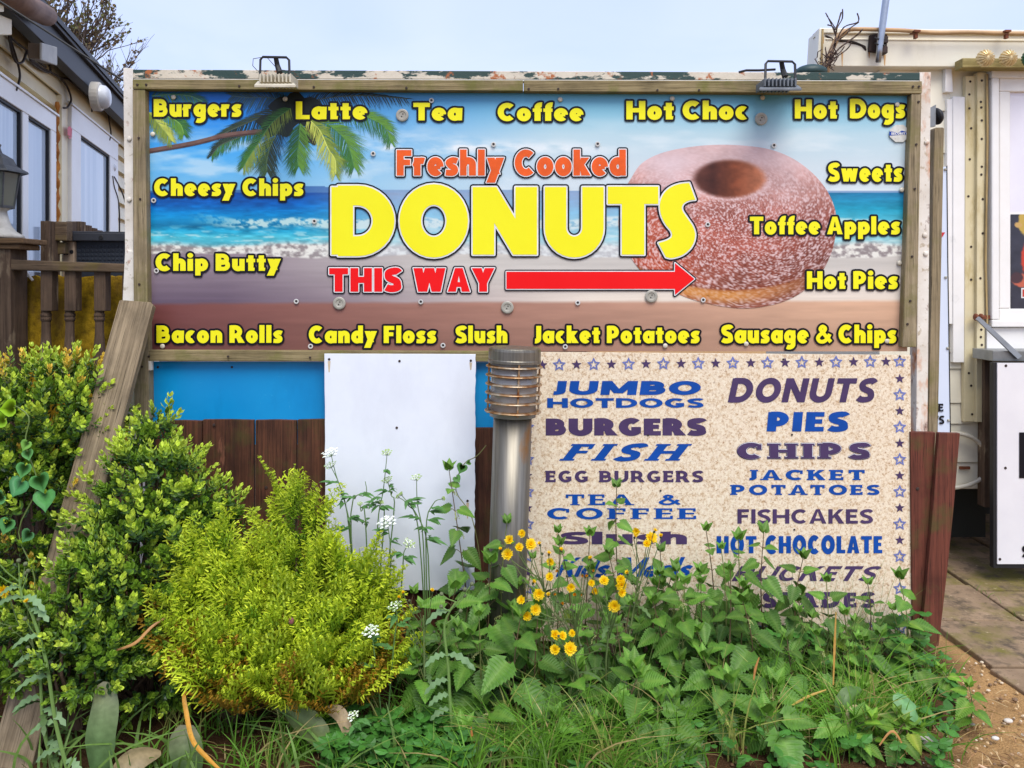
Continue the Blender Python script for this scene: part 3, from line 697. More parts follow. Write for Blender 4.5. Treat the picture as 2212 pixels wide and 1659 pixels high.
# peeled sticker, fixings
def fixing(x, y, Y, r, mb, kind):
    T_ = Matrix.Translation(P(x, y, Y)) @ Matrix.Rotation(R(90), 4, 'X')
    if kind == 'cup':
        mb.lathe([(r, 0), (r, .0022), (r*.86, .0040), (r*.62, .0040), (r*.50, .0016), (.0001, .0012)], T_, 22, 0)
        for s in (-1, 1): mb.lathe([(r*.11, .001), (r*.11, .0019), (.0001, .0019)], T_ @ Matrix.Translation((s*.1*r, s*r*.2, 0)), 8, 1)
    elif kind == 'ring':
        mb.lathe([(r, 0), (r, .0016), (r*.62, .0022), (r*.5, .0010), (r*.5, .0004)], T_, 14, 0, caps=False); mb.lathe([(r*.55, .0003), (r*.5, .0008), (.0001, .0008)], T_, 10, 1)
    else: mb.lathe([(r, 0), (r*.92, .0024), (r*.6, .0042), (.0001, .0048)], T_, 14, 0)
M_cup = plain('grey_plastic_cup', (172, 168, 154), .4); M_ringm = plain('white_ring_washer', (216, 214, 208), .3)
for x, y in [(869, 249), (1644, 257), (733, 655), (1096, 664), (1407, 640)]:
    mb = MB(); fixing(x, y, YT-.0026, .0245, mb, 'cup'); mb.build('washer', [M_cup, M_capd], bn, smooth=False)
for x, y in [(806, 332), (1066, 312), (1291, 311), (1672, 314), (332, 433), (679, 478), (338, 585), (640, 651), (909, 652), (1248, 654), (1519, 648), (1529, 485), (671, 748), (957, 746), (1221, 749), (932, 217)]:
    mb = MB(); fixing(x, y, YT-.0026, .0098, mb, 'ring'); mb.build('screw_cup', [M_ringm, M_capd], bn)
for x, y in [(375, 210), (616, 214), (1210, 215), (1452, 213), (1647, 211), (330, 290), (1948, 410), (1943, 568), (351, 748), (1437, 747), (1612, 743), (1916, 737), (1938, 226)]:
    mb = MB(); fixing(x, y, YT-.0026, .0098, mb, 'dome'); mb.build('screw_cap', M_cap, bn, smooth=True)
M_stk = surf('peeled_sticker_paper', (218, 220, 214), (196, 192, 180), 60, rough=.8, spots=[((170, 164, 150), 40, .55, .7)]); M_stkb = inkm('blue_sticker_ink', (30, 74, 170), .5)
stk = thing('sticker', 'torn round security sticker with a blue band in the corner of the banner', 'sticker', P(1943, 305, YB))
oc = [(1943+22*math.cos(R(22.5+45*i))*1.02, 288+20*math.sin(R(22.5+45*i))) for i in range(8)]
mb = MB(); mb.ppoly(oc[::-1], YT-.0034, .0012); mb.build('paper', M_stk, stk)
decal('band', [([[(1921, 293), (1965, 290), (1965, 279), (1958, 285), (1948, 282), (1940, 287), (1926, 284), (1921, 284)]], 0), (text_polys('SECURITY', 1925, 1961, 291, 5, (0,), w=.3)[0], 1)], YT-.0036, [M_stkb, M_wink], stk, .0004)
# ------------------------------------------------------------------ lower boards
YL = YS-.030
wp = thing('blank_panel', 'blank white panel with rust-stained screws between the blue sheet and the bollard', 'panel', P(865, 1262, YL))
mb = MB(); mb.ppoly([(704, 1275), (1025, 1275)]+[(1025.3+2.2*(1275-y)/510+random.uniform(-1.3, .7), y) for y in range(1262, 772, -9)]+[(1027.5, 765), (700.5, 764)]+[(700.8+3*(y-764)/510+random.uniform(-.5, .5), y) for y in range(790, 1260, 18)], YL-.006, .006); mb.build('sheet', M_white, wp, bevel=.001)
mb = MB()
for x, y in [(711, 776), (863, 780), (1017, 779), (857, 924), (714, 1081), (1010, 1082)]: mb.lathe([(.0001, 0), (.005, 0), (.0045, .002), (.0001, .0022)], Matrix.Translation(P(x, y, YL-.0062)) @ Matrix.Rotation(R(90), 4, 'X'), 10)
build_each(mb, 'screw', M_screw, wp)
M_run = plain('rust_run_stain', (214, 192, 158), .5)
mb = MB()
for x, y, l in [(711, 780, 24), (1010, 1086, 34), (714, 1085, 16), (1017, 783, 16)]:
    mb.add([P(x-3, y, YL-.0066), P(x-1.2, y+l, YL-.0066), P(x+1.2, y+l, YL-.0066), P(x+3, y, YL-.0066)], [(0, 1, 2, 3)])
build_each(mb, 'rust_stain', M_run, wp)
bp = thing('blue_panel', 'bright blue sheet screwed under the banner behind the blank white panel', 'panel', P(700, 925, YS))
mb = MB(); mb.ppoly([(331, 960), (1070, 960), (1070, 782), (327, 781)], YS+.012, .006); mb.build('sheet', M_blue, bp)
mb = MB()
for x, y in [(341, 793), (501, 793)]: mb.lathe([(.0001, 0), (.005, 0), (.0045, .002), (.0001, .0022)], Matrix.Translation(P(x, y, YS+.0118)) @ Matrix.Rotation(R(90), 4, 'X'), 10)
build_each(mb, 'screw', M_screw, bp)
# menu board
YM = YS-.012
mn = thing('menu_board', 'sandy speckled menu board with blue and purple food names and a border of stars', 'menu board', P(1545, 1385, YM))
t = NT('speckled_stone_print')
n1 = t.noise(52, (1, 1, 1), 5, rough=.7); n2 = t.noise(120, (1, 1, 1), 4, (5, 5, 5), .75); v1 = t.vor(210)
c = t.ramp(n1, [(.34, lin((190, 158, 122))), (.46, lin((220, 198, 166))), (.56, lin((236, 220, 194))), (.68, lin((212, 186, 152)))])
c = t.mix(t.rng(n2, .50, .62), c, lin((240, 228, 202))); c = t.mix(t.rng(n2, .42, .33), c, lin((158, 120, 82)))
c = t.mix(t.math('MULTIPLY', t.rng(t.noise(95, (1, 1, 1), 3, (9, 2, 4)), .60, .70), .6), c, lin((150, 122, 100)))
M_stone = t.fin(c, .35, 0, .4)
mb = MB(); mb.ppoly([(1124, 1385), (1970, 1385), (1967, 767), (1124, 760)], YM-.008, .008); mb.build('printed_panel', M_stone, mn, bevel=.0008)
M_pur = inkm('purple_ink', (80, 62, 100), .4); M_blu = inkm('blue_ink', (16, 78, 166), .4); M_lav = inkm('lavender_ink', (118, 128, 188), .4)
YMT = YM-.0088
def menu(txt, x0, x1, y0, y1, m_, **k):
    k.setdefault('w', .26)
    for g_ in text_polys(txt, x0, x1, y1, y1-y0, (0,), split=True, **k): decal('lettering', [(g_[0], 0)], YMT, [m_], mn)
menu('JUMBO', 1184, 1516, 823, 853, M_blu, w=.27, v=.27, gap=.10, shear=.06)
menu('HOTDOGS', 1182, 1520, 860, 881, M_blu, w=.24, v=.26, gap=.09)
menu('BURGERS', 1179, 1525, 904, 940.5, M_pur, w=.33, v=.26, gap=.06)
menu('FISH', 1213, 1490, 959, 995, M_blu, w=.26, v=.17, serif=.07, shear=.36, gap=.16)
menu('EGG BURGERS', 1179, 1519, 1017, 1041.5, M_pur, w=.24, v=.20, serif=.04, gap=.10, gapspace=.5)
menu('TEA &', 1222, 1470, 1068, 1091, M_blu, w=.22, v=.15, serif=.08, gap=.10, gapspace=.8)
menu('COFFEE', 1182, 1504, 1098, 1121, M_blu, w=.22, v=.15, serif=.08, gap=.10)
menu('Slush', 1211, 1484, 1149, 1175.5, M_pur, w=.26, v=.24, X=.82, gap=.08)
menu('Kids Meals', 1200, 1506, 1204, 1246, M_blu, w=.20, v=.15, shear=.42, gap=.05, X=.58, gapspace=.5)
menu('DONUTS', 1572, 1897, 817, 869, M_pur, w=.25, v=.22, shear=.20, gap=.12)
menu('PIES', 1656, 1835, 890, 932, M_blu, w=.30, v=.24, shear=.06, gap=.12)
a, b_ = text_polys('CHIPS', 1593, 1879, 990, 32, (1.7, 0), w=.28, v=.17, serif=.07, gap=.14)
decal('lettering', [(a, 0), (text_polys('CHIPS', 1593.6, 1879, 989.6, 32, (.8,), w=.28, v=.17, serif=.07, gap=.14)[0], 1), (b_, 0)], YMT, [M_pur, M_wink], mn)
menu('JACKET', 1611, 1868, 1015, 1037, M_blu, w=.24, v=.20, serif=.07, gap=.12)
menu('POTATOES', 1580, 1900, 1047.5, 1069, M_blu, w=.24, v=.20, serif=.07, gap=.10)
menu('FISHCAKES', 1593, 1886, 1100, 1131, M_pur, w=.21, v=.20, gap=.10)
menu('HOT CHOCOLATE', 1548, 1906, 1158, 1195, M_blu, w=.32, v=.20, gap=.12, gapspace=.5)
menu('BUCKETS', 1580, 1907, 1223, 1255, M_pur, w=.20, v=.20, shear=.40, gap=.12)
menu('& SPADES', 1580, 1889, 1280, 1312, M_pur, w=.30, v=.22, serif=.05, gap=.12, gapspace=.4)
def star(cx, cy, r, k=.42): return [(cx+(r if i % 2 == 0 else r*k)*math.sin(R(36*i)), cy-(r if i % 2 == 0 else r*k)*math.cos(R(36*i))) for i in range(10)]
fl, ou = [], []
def oline(x, y):
    S = [('s', [(a, -b) for a, b in star(x, y, 12.2, .46)], True, 3.6)]
    ou.append([[(a, -b) for a, b in p] for p in polys_of(S)])
xs_ = [1171.7, 1208, 1245.6, 1282.5, 1320.8, 1358, 1395.5, 1433, 1471.4, 1508.4, 1546, 1583, 1622, 1658, 1696, 1732, 1770, 1806, 1844, 1880, 1914, 1943.6]
for i, x in enumerate(xs_):
    y = 788.5-(x-1171)*.010
    if i % 2 == 0 and i < 21: fl.append(star(x, y, 11.5))
    else: oline(x, y)
for i in range(17):
    y = 818+i*34.9
    if i % 2 == 0: fl.append(star(1943.8, y, 11))
    else: oline(1943.8, y)
for i, x in enumerate([1652, 1691, 1729.8, 1768, 1807.6, 1843.8, 1880, 1946]):
    fl.append(star(x, 1358, 11)) if i in (1, 3, 5) else oline(x, 1357)
for i in range(17):
    y = 818+i*34.9
    if i % 2 == 0: fl.append(star(1140, y, 11))
    else: oline(1140, y)
for s_ in fl: decal('star', [([s_], 0)], YMT, [M_pur], mn)
for s_ in ou: decal('star', [(s_, 0)], YMT, [M_lav], mn)
for x, y in [(1692, 776), (1944, 770), (1467, 1021), (1427, 1060), (1431, 1187), (1716, 1144), (1949, 1374), (1400, 940), (1711, 939)]:
    mb = MB(); mb.lathe([(.0001, 0), (.004, 0), (.0035, .0015), (.0001, .0016)], Matrix.Translation(P(x, y, YM-.0102)) @ Matrix.Rotation(R(90), 4, 'X'), 8); build_each(mb, 'screw', M_screw, mn)

# ------------------------------------------------------------------ timber: dark fence, split board, brace plank, post
fc = thing('plank_fence', 'dark red-brown stained plank fence behind the blue and white panels', 'fence', P(600, 1430, YS+.02))
for i, (x0, x1, tp) in enumerate([(330, 351, 915), (352, 436, 909), (438, 548, 907), (551.5, 640, 908), (642.5, 740, 907), (742, 850, 908), (852, 940, 908), (942, 1018, 908), (1019, 1092, 925), (1094, 1190, 925)]):
    mb = MB(); jt = random.uniform(-1, 1)
    mb.ppoly([(x0+2, 1432), (x1+1, 1432), (x1, tp+jt*.6), ((x0+x1)/2+2, tp-1.5+jt), (x0, tp-jt*.6)], YS-.004+random.uniform(-.002, .002), .018); mb.build('plank', M_fence, fc, bevel=.002)
mb = MB()
for x, y in [(575, 1053), (363, 1010), (455, 1040), (462, 918)]: mb.lathe([(.0001, 0), (.006, 0), (.0055, .002), (.0001, .0025)], Matrix.Translation(P(x, y, YS-.0065)) @ Matrix.Rotation(R(90), 4, 'X'), 9)
build_each(mb, 'nail', M_screw, fc)
mb = MB(); mb.box(P(300, 1360, YS+.016), P(1190, 1320, YS+.05)); mb.build('rail', M_fence, fc)
sb = thing('split_board', 'red-brown fence board split down its length beside the menu board', 'fence board', P(2010, 1410, YS-.02))
mb = MB(); mb.ppoly([(1972, 1402), (1986, 1412), (2004, 1200), (2012, 1080), (2018, 990), (2021, 934), (1967, 933)], YS-.030, .02); mb.build('plank', M_fence2, sb, bevel=.002)
mb = MB(); mb.ppoly([(1988, 1412), (2028, 1395), (2047, 1230), (2062, 1080), (2074, 936), (2028, 935), (2023, 1000), (2016, 1090), (2007, 1200)], YS-.053, .02); mb.build('plank', M_fence2, sb, bevel=.002)
mb = MB(); mb.lathe([(.0001, 0), (.007, 0), (.006, .002), (.0001, .003)], Matrix.Translation(P(1982, 1056, YS-.0305)) @ Matrix.Rotation(R(90), 4, 'X'), 9); build_each(mb, 'nail', M_screw, sb)
o = MB().ppoly([(1996, 1425), (2016, 1425), (2040, 278), (2038, 275), (2022, 275), (2019, 278)], YS+.05, .07).build('timber_post', M_woodg2 if 'M_woodg2' in globals() else M_woodv, bevel=.003)
tag(o, 'brown square timber post standing just behind the right side of the sign frame', 'post')
# brace plank leaning from the left post to the ground
A = P(298, 652, 2.93); B = P(22, 1668, 2.33); ax = (A-B); Lb = ax.length; zx = ax.normalized()
xx = Vector((1, 0, 0)); xx = (xx-zx*xx.dot(zx)).normalized(); yy_ = zx.cross(xx)
MW = Matrix((( xx.x, yy_.x, zx.x, B.x), (xx.y, yy_.y, zx.y, B.y), (xx.z, yy_.z, zx.z, B.z), (0, 0, 0, 1)))
mb = MB(); W_ = .066
nseg = 14
for i in range(nseg):
    pass
mb.prism([(-W_, -.012, 0), (W_, -.012, 0), (W_*.97, -.012, Lb*.55), (W_, -.012, Lb-.014), (W_-.012, -.012, Lb-.002), (-W_+.006, -.012, Lb), (-W_, -.012, Lb-.004)], (0, .03, 0))
pk = mb.build('brace_plank', M_woodp, bevel=.003, mat=MW)
tag(pk, 'long grey weathered plank leaning against the left post of the sign', 'plank')

# ------------------------------------------------------------------ bollard light
t = NT('brushed_steel')
n = t.noise(1.0, (90, 90, 3), 6); col = t.ramp(n, [(.3, lin((102, 98, 88))), (.7, lin((138, 133, 122)))])
col = t.mix(t.rng(t.noise(9, (1, 1, .5), 6, (2, 2, 2)), .60, .74), col, lin((140, 104, 66)))
M_steel = t.fin(col, .42, .75, .4)
t = NT('tarnished_steel_ring')
n = t.noise(26, (1, 1, 1), 6); col = t.ramp(n, [(.38, lin((184, 172, 152))), (.52, lin((168, 130, 88))), (.64, lin((128, 78, 40)))])
M_ringst = t.fin(col, .45, .55, .5)
bl = thing('bollard_light', 'stainless steel bollard light with stacked louvre rings standing before the boards', 'bollard light', P(1092, 1440, 2.75))
YK = 2.75; base_ = P(1086, 1560, YK); top_ = P(1112, 762, YK); axv = (top_-base_); q_ = axv.to_track_quat('Z', 'Y').to_matrix().to_4x4(); TB = Matrix.Translation(base_) @ q_
px2m = YK/FPX; zof = lambda y: (1560-y)*px2m
mb = MB(); r = 41.5*px2m; mb.lathe([(r, 0), (r, zof(896))], TB, 40); mb.build('pole', M_steel, bl, smooth=True)
mb = MB(); r = 50*px2m; mb.lathe([(r, zof(898)), (r, zof(776))], TB, 32)
t = NT('clear_lamp_tube'); M_tube = t.fin((.42, .41, .38), .18, .0, .6)
t.b.inputs['Transmission Weight'].default_value = .25
mb.build('lamp_tube', M_tube, bl, smooth=True)
for y in (790, 809, 828, 847, 866, 886):
    mb = MB(); ri, ro = 46*px2m, 61*px2m; z = zof(y)
    mb.lathe([(ri, z+.0050), (ro, z+.0010), (ro+.0012, z-.0012), (ro, z-.0034), (ri, z-.0005), (ri, z+.0050)], TB, 44, caps=False)
    mb.build('louvre_ring', M_ringst, bl, smooth=False)
mb = MB()
for a in (20, 100, 190, 262, 320):
    x_, y_ = 55*px2m*math.cos(R(a)), 55*px2m*math.sin(R(a)); mb.tube([TB @ Vector((x_, y_, zof(892))), TB @ Vector((x_, y_, zof(778)))], .0038, 7)
build_each(mb, 'strut', M_ringst, bl)
mb = MB(); r = 56.5*px2m; mb.lathe([(.001, zof(783)), (r*1.02, zof(783)), (r*1.02, zof(777)), (r, zof(775)), (r, zof(757)), (r*.985, zof(752)), (r*.93, zof(750)), (r*.5, zof(748)), (.001, zof(747.5))], TB, 44)
mb.build('cap', M_steel, bl, smooth=False, bevel=.0012)

# ------------------------------------------------------------------ floodlights on the top rail
def floodlight(cx, ytop, w, name_label, col, dy):
    f = thing('floodlight', name_label, 'floodlight', P(cx, 172, YS-.02))
    Yf = 2.86
    mb = MB(); hw = w*.36
    for i in range(9):
        x = cx-hw+(2*hw)*i/8; mb.ppoly([(x-1.6, ytop+54), (x+1.6, ytop+54), (x+1.6, ytop+35), (x-1.6, ytop+37)], Yf-.03, .10)
    mb.prect(cx-hw-2, ytop+38, cx+hw+2, ytop+54, Yf+.0, .09); mb.build('housing', col, f, bevel=.001)
    mb = MB(); mb.prism([P(cx-w*.5, ytop+60+dy, Yf-.06), P(cx+w*.5, ytop+60+dy, Yf-.06), P(cx+w*.42, ytop+52, Yf+.08), P(cx-w*.42, ytop+52, Yf+.08)], (0, 0, -.010)); mb.build('front_frame', col, f, bevel=.002)
    mb = MB(); x0, x1 = cx-w*.36, cx+w*.34
    pts = [P(x0, ytop+46, Yf+.02), P(x0+1, ytop+6, Yf+.05), P(x0+6, ytop, Yf+.05), P(x1-6, ytop+1, Yf+.05), P(x1, ytop+7, Yf+.05), P(x1+1, ytop+46, Yf+.02)]
    mb.tube(pts, .0048, 6); mb.build('bracket', M_black, f)
    mb = MB(); mb.tube([P(cx+2, ytop+2, Yf+.06), P(cx+5, ytop+18, Yf+.07), P(cx+10, ytop+34, Yf+.06)], [.009, .010, .012], 8); mb.build('arm', M_black, f)
    return f
M_lgrey = surf('weathered_white_casting', (206, 198, 176), (176, 166, 142), 20, rough=.6, spots=[((132, 110, 80), 30, .6, .7)]); M_dgrey = surf('grey_casting', (112, 118, 122), (84, 88, 92), 20, rough=.5, spots=[((160, 160, 156), 50, .6, .7)])
f = floodlight(594, 123, 90, 'pale rusty floodlight on a black bracket above the palm end of the sign', M_lgrey, 0)
mb = MB(); mb.tube([P(x, y, 2.93) for x, y in [(630, 154), (600, 150), (575, 122), (547, 127), (546, 142), (556, 153)]], .0014, 5); mb.build('wire', M_cable, f)
f = floodlight(1686, 132, 92, 'dark grey floodlight on a black bracket above the words Hot Choc', M_dgrey, -2)
mb = MB(); mb.tube([P(x, y, 2.95) for x, y in [(1675, 150), (1640, 152), (1612, 152), (1596, 156)]], .0045, 6); mb.build('wire', M_black, f)
# ------------------------------------------------------------------ mobile home on the left
WD = Vector((-.285, 1, 0)); WN = Vector((1, .285, 0)).normalized(); W0 = Vector((-2.53, 3.8, 0)); WDn = WD.normalized()
def wallpt(px, py, off=0.0):
    m_ = (px-CX)/FPX; t_ = (-2.53+.285*3.8+off*1.04)/(m_+.285); return Vector((m_*t_, t_, 1.45-(py-CY)/FPX*t_))
def wsz(px, py):
    p = wallpt(px, py); return (p-W0).dot(WDn), p.z
def wp3(s, z, off): q = W0+WDn*s+WN*off; return Vector((q.x, q.y, z))
def wbox(mb, s0, s1, z0, z1, o0, o1, mi=0):
    mb.prism([wp3(s0, z0, o1), wp3(s1, z0, o1), wp3(s1, z1, o1), wp3(s0, z1, o1)], WN*(o0-o1), mi)
home = thing('mobile_home', 'cream weatherboarded mobile home with white windows and a black fascia at the left', 'mobile home', wp3(1, 0, 0))
mb = MB(); H = .128; z = .35; prof = []
while z < 2.60: prof += [(z, .026), (z+H*.80, .004), (z+H*.90, -.014), (z+H*.999, -.014)]; z += H
prof.append((z, .02)); prof.append((2.84, .02))
vs_ = []
for zz, o_ in prof: vs_ += [wp3(-1.6, zz, o_), wp3(4.6, zz, o_)]
mb.add(vs_, [(2*i, 2*i+1, 2*i+3, 2*i+2) for i in range(len(prof)-1)])
wbox(mb, -1.6, 4.6, .3, 2.84, -.6, -.03); mb.build('siding', M_cream, home)
mb = MB(); wbox(mb, -1.6, 4.6, 2.62, 2.80, .021, .034); mb.build('top_board', M_cream, home)
mb = MB(); wbox(mb, -1.6, 4.62, 2.70, 2.845, .10, .165); wbox(mb, -1.6, 4.62, 2.83, 2.86, -.3, .19); mb.build('fascia', M_fascia, home, bevel=.004)
mb = MB(); mb.prism([wp3(-1.6, 2.85, .2), wp3(4.62, 2.85, .2), wp3(4.62, 3.2, -1.4), wp3(-1.6, 3.2, -1.4)], (0, 0, .03)); mb.build('roof', M_fascia, home)
M_glass = None
t = NT('curtained_window_glass')
n = t.noise(1.0, (9, 9, .5), 4, dist=.4); col = t.ramp(n, [(.35, lin((176, 196, 214))), (.55, lin((198, 214, 228))), (.7, lin((214, 226, 236)))])
M_glass = t.fin(col, .06, 0, .6)
t = NT('dark_lower_glass'); M_glassd = t.fin(lin((70, 76, 82)), .05, 0, .8)
def window(s0, s1, z0, z1, fw, mull=(), fl=None, fr_=None):
    fl = fl or fw; fr_ = fr_ or fw
    w = MB(); wbox(w, s0, s1, z1-fw, z1, 0, .055); wbox(w, s0, s1, z0, z0+fw, 0, .055); wbox(w, s0, s0+fl, z0+fw, z1-fw, 0, .055); wbox(w, s1-fr_, s1, z0+fw, z1-fw, 0, .055)
    for a in mull: wbox(w, a-.045, a+.045, z0+fw, z1-fw, 0, .053)
    wo = w.build('window', M_upvc, home, bevel=.004)
    g = MB(); wbox(g, s0+fl*.9, s1-fr_*.9, z0+fw*.9, z1-fw*.9, 0, .030); g.build('pane', M_glass, wo)
    g = MB(); e_ = .012
    for a0, a1 in zip([s0+fl]+[q+.045 for q in mull], [q-.045 for q in mull]+[s1-fr_]):
        wbox(g, a0, a1, z1-fw-e_, z1-fw, .0305, .046); wbox(g, a0, a0+e_, z0+fw, z1-fw-e_, .0305, .046); wbox(g, a1-e_*1.6, a1, z0+fw, z1-fw-e_, .0305, .046)
    g.build('gasket', M_black, wo)
    return wo
sA, zA = wsz(99, 251); sM, _ = wsz(31, 300)
w1 = window(-1.2, sA, .95, 2.455, .10, (sM,))
g = MB(); wbox(g, sM+.05, sA-.10, .98, 1.53, .0302, .032); g.build('pane', M_glassd, w1)
s0, z1 = wsz(134, 226); s1, _ = wsz(239, 313)
w2 = window(s0, s1, .95, z1, .145, (), wsz(155, 300)[0]-s0, s1-wsz(221, 340)[0])
mb = MB(); wbox(mb, s0-.02, s1+.03, z1, z1+.012, 0, .064); wbox(mb, -1.3, sA+.03, 2.455, 2.467, 0, .064); mb.build('drip_rail', M_upvc, home)
sc0, _ = wsz(119, 250); sc1, _ = wsz(132, 250)
mb = MB(); wbox(mb, sc0, sc1, .95, 2.62, .0, .036); mb.build('cover_strip', M_cream, home)
M_rust = surf('orange_rust_run', (196, 128, 50), (158, 92, 34), 9, rough=.8)
mb = MB(); mb.tube([wallpt(x+1.2*math.sin(y/9), y, .042) for x, y in [(124+.0*k, 220+k*9) for k in range(30)]], [.010+.006*math.sin(k*1.7) for k in range(30)], 6); mb.build('rust_run', M_rust, home)
M_tile = surf('brown_roof_pipe', (138, 110, 92), (108, 82, 68), 12, rough=.7)
mb = MB(); mb.tube([wallpt(-30, -45, .2), wallpt(52, 8, .22), wallpt(100, 34, .22)], [.07, .052, .05], 16); mb.build('barge_tile', M_tile, home, smooth=True)
tag(MB().prism([wallpt(-4, 76, .16), wallpt(26, 76, .16), wallpt(26, 42, .16), wallpt(-4, 30, .16)], WN*-.06).build('cable_bracket', M_cream, bevel=.004), 'cream wooden block where the black cables bunch under the eave', 'block')
tag(MB().prism([wallpt(-8, 26, .2), wallpt(9, 26, .2), wallpt(9, 4, .2), wallpt(-8, 4, .2)], WN*-.1).build('junction_box', M_cream, bevel=.004), 'small cream box at the top corner of the home under the eave', 'junction box')
jb = thing('junction_box', 'square grey cable box fixed under the black fascia of the home', 'junction box', wallpt(105, 140, .1))
mb = MB(); mb.prism([wallpt(91, 130, .22), wallpt(124, 142, .22), wallpt(124, 102, .22), wallpt(91, 92, .22)], WN*-.012); mb.build('lid', plain('grey_box_lid', (176, 174, 164), .5), jb, bevel=.004)
mb = MB(); mb.prism([wallpt(90, 128, .205), wallpt(122, 140, .205), wallpt(122, 104, .205), wallpt(90, 94, .205)], WN*-.06); mb.build('case', plain('brown_box_case', (112, 96, 78), .6), jb, bevel=.003)
blk = thing('bulkhead_light', 'oval white bulkhead light fixed on the cream wall above the second window', 'wall light', wallpt(218, 210, .05))
c_ = wallpt(216, 209, .23); s_ = c_.y/FPX
TW = Matrix((( WDn.x, 0, WN.x, c_.x), (WDn.y, 0, WN.y, c_.y), (0, 1, 0, c_.z), (0, 0, 0, 1)))
M_opal = plain('opal_lens', (222, 224, 224), .25)
mb = MB(); pr = [(.001, .075), (.06, .068), (.085, .045), (.092, .012), (.092, 0)]; mb.lathe(pr[::-1], TW @ Matrix.Diagonal((1.0, .80, .8, 1)), 24); mb.build('lens', M_opal, blk, smooth=True)
mb = MB(); mb.lathe([(.108, -.05), (.108, .004), (.098, .012), (.09, .012)], TW @ Matrix.Diagonal((1.0, .82, .8, 1)), 24); mb.build('base', plain('white_lamp_base', (196, 190, 176), .5), blk, smooth=False)
ms_ = thing('motion_sensor', 'small white dome sensor beside the right edge of the second window', 'sensor', wallpt(239, 365, .05))
c_ = wallpt(240, 362, .03); TW2 = Matrix((( WDn.x, 0, WN.x, c_.x), (WDn.y, 0, WN.y, c_.y), (0, 1, 0, c_.z), (0, 0, 0, 1)))
mb = MB(); mb.lathe([(.034, -.05), (.036, 0), (.03, .024), (.015, .034), (.001, .036)], TW2, 18); mb.build('dome', M_opal, ms_, smooth=True)
mb = MB(); mb.prism([wallpt(238, 380, .05), wallpt(248, 383, .05), wallpt(248, 366, .05), wallpt(238, 364, .05)], WN*-.05); mb.build('terminal_box', M_upvc, ms_)
tag(decal('sticker', [([[(146, 292), (155, 296), (156, 279), (151, 272), (145.5, 276)], [(147, 294.5), (155, 297), (151, 301)]], 0)], 4.9, [plain('red_sticker', (226, 88, 104), .5)], None), 'small red warning sticker on the white frame of the second window', 'sticker')
st_ = bpy.data.objects['sticker.001']; 
# put the sticker on the window frame plane
for v in st_.data.vertices:
    x = v.co.x/v.co.y*FPX+CX; y = CY+(1.45-v.co.z)/v.co.y*FPX; v.co = wallpt(x, y, .058)
def zc(p): return (p[0]*.3306, p[1]*.3306)
cabs = [('loose black cable sagging from the eave block along the wall to the bulkhead light', [(60, 235), (110, 280), (175, 330), (200, 385), (270, 440), (330, 470), (390, 505), (450, 520), (560, 570), (640, 570)]),
        ('short looped cable tangled below the eave block', [(175, 330), (150, 400), (110, 410), (80, 350), (60, 240)]),
        ('thin cable running down from the fascia to the main run behind the grey box', [(150, 130), (190, 210), (200, 300), (230, 380), (300, 440)]),
        ('cable dropping from the main run to the top corner of the second window', [(390, 505), (440, 570), (465, 650), (440, 700), (415, 705)]),
        ('cable branching off the main run and hanging below the bulkhead light', [(450, 520), (520, 580), (580, 640), (600, 690), (600, 730)]),
        ('cable hanging from the bulkhead light down to the second window', [(700, 700), (715, 800), (725, 870), (715, 915)]),
        ('black cable hanging from the eave block down to the first window', [(60, 240), (110, 390), (130, 500), (105, 590)]),
        ('thin cable hanging straight down from the dome sensor', [(735, 1150), (745, 1220), (770, 1300), (780, 1400), (780, 1560)]),
        ('cable curving right from the dome sensor behind the sign post', [(745, 1155), (790, 1240), (815, 1310), (830, 1400)]),
        ('second wire from the main run passing beneath the grey box', [(320, 425), (330, 460), (300, 470), (200, 400), (205, 320), (180, 200), (130, 90)])]
for lb, pts in cabs:
    o = MB().tube([wallpt(*zc(p), .055) for p in crom(pts, 5)], .0062, 6).build('cable', M_cable, smooth=True); tag(o, lb, 'cable', 'cables on the mobile home')
o = MB().tube([wallpt(0, 3, .3), P(266, 174, 3.02)], .0045, 6).build('cable', M_black); tag(o, 'straight overhead cable from the home roof to the top of the sign', 'cable')

# ------------------------------------------------------------------ deck in front of it
YD = 3.42
M_deck = wood('dark_brown_deck_stain', (78, 62, 50), (112, 92, 74), 'z', scale=.7, spots=[((140, 122, 98), 14, .60, .68, (1, 1, .3))]); M_deckx = wood('dark_brown_rail', (88, 72, 56), (124, 104, 82), 'x', scale=.7, moss=(104, 92, 44))
rl = thing('deck_railing', 'dark brown deck railing with turned balusters in front of a mossy panel', 'railing', P(130, 810, YD))
mb = MB(); mb.ppoly([(-60, 1000), (26, 1000), (22, 538), (-60, 538)], YD-.05, .12); mb.build('newel_post', M_deck, rl, bevel=.004)
mb = MB(); mb.prect(-66, 514, 49, 526, YD-.08, .18); mb.prect(-62, 527, 42, 538, YD-.065, .15); mb.build('post_cap', wood('weathered_cap', (96, 74, 52), (132, 104, 72), 'x'), rl, bevel=.005)
mb = MB(); mb.ppoly([(15, 583), (275, 588), (275, 570), (15, 560)], YD-.045, .08); mb.ppoly([(20, 584), (275, 589), (275, 584), (20, 579)], YD-.03, .05)
mb.build('handrail', M_deckx, rl, bevel=.012)
px = YD/FPX
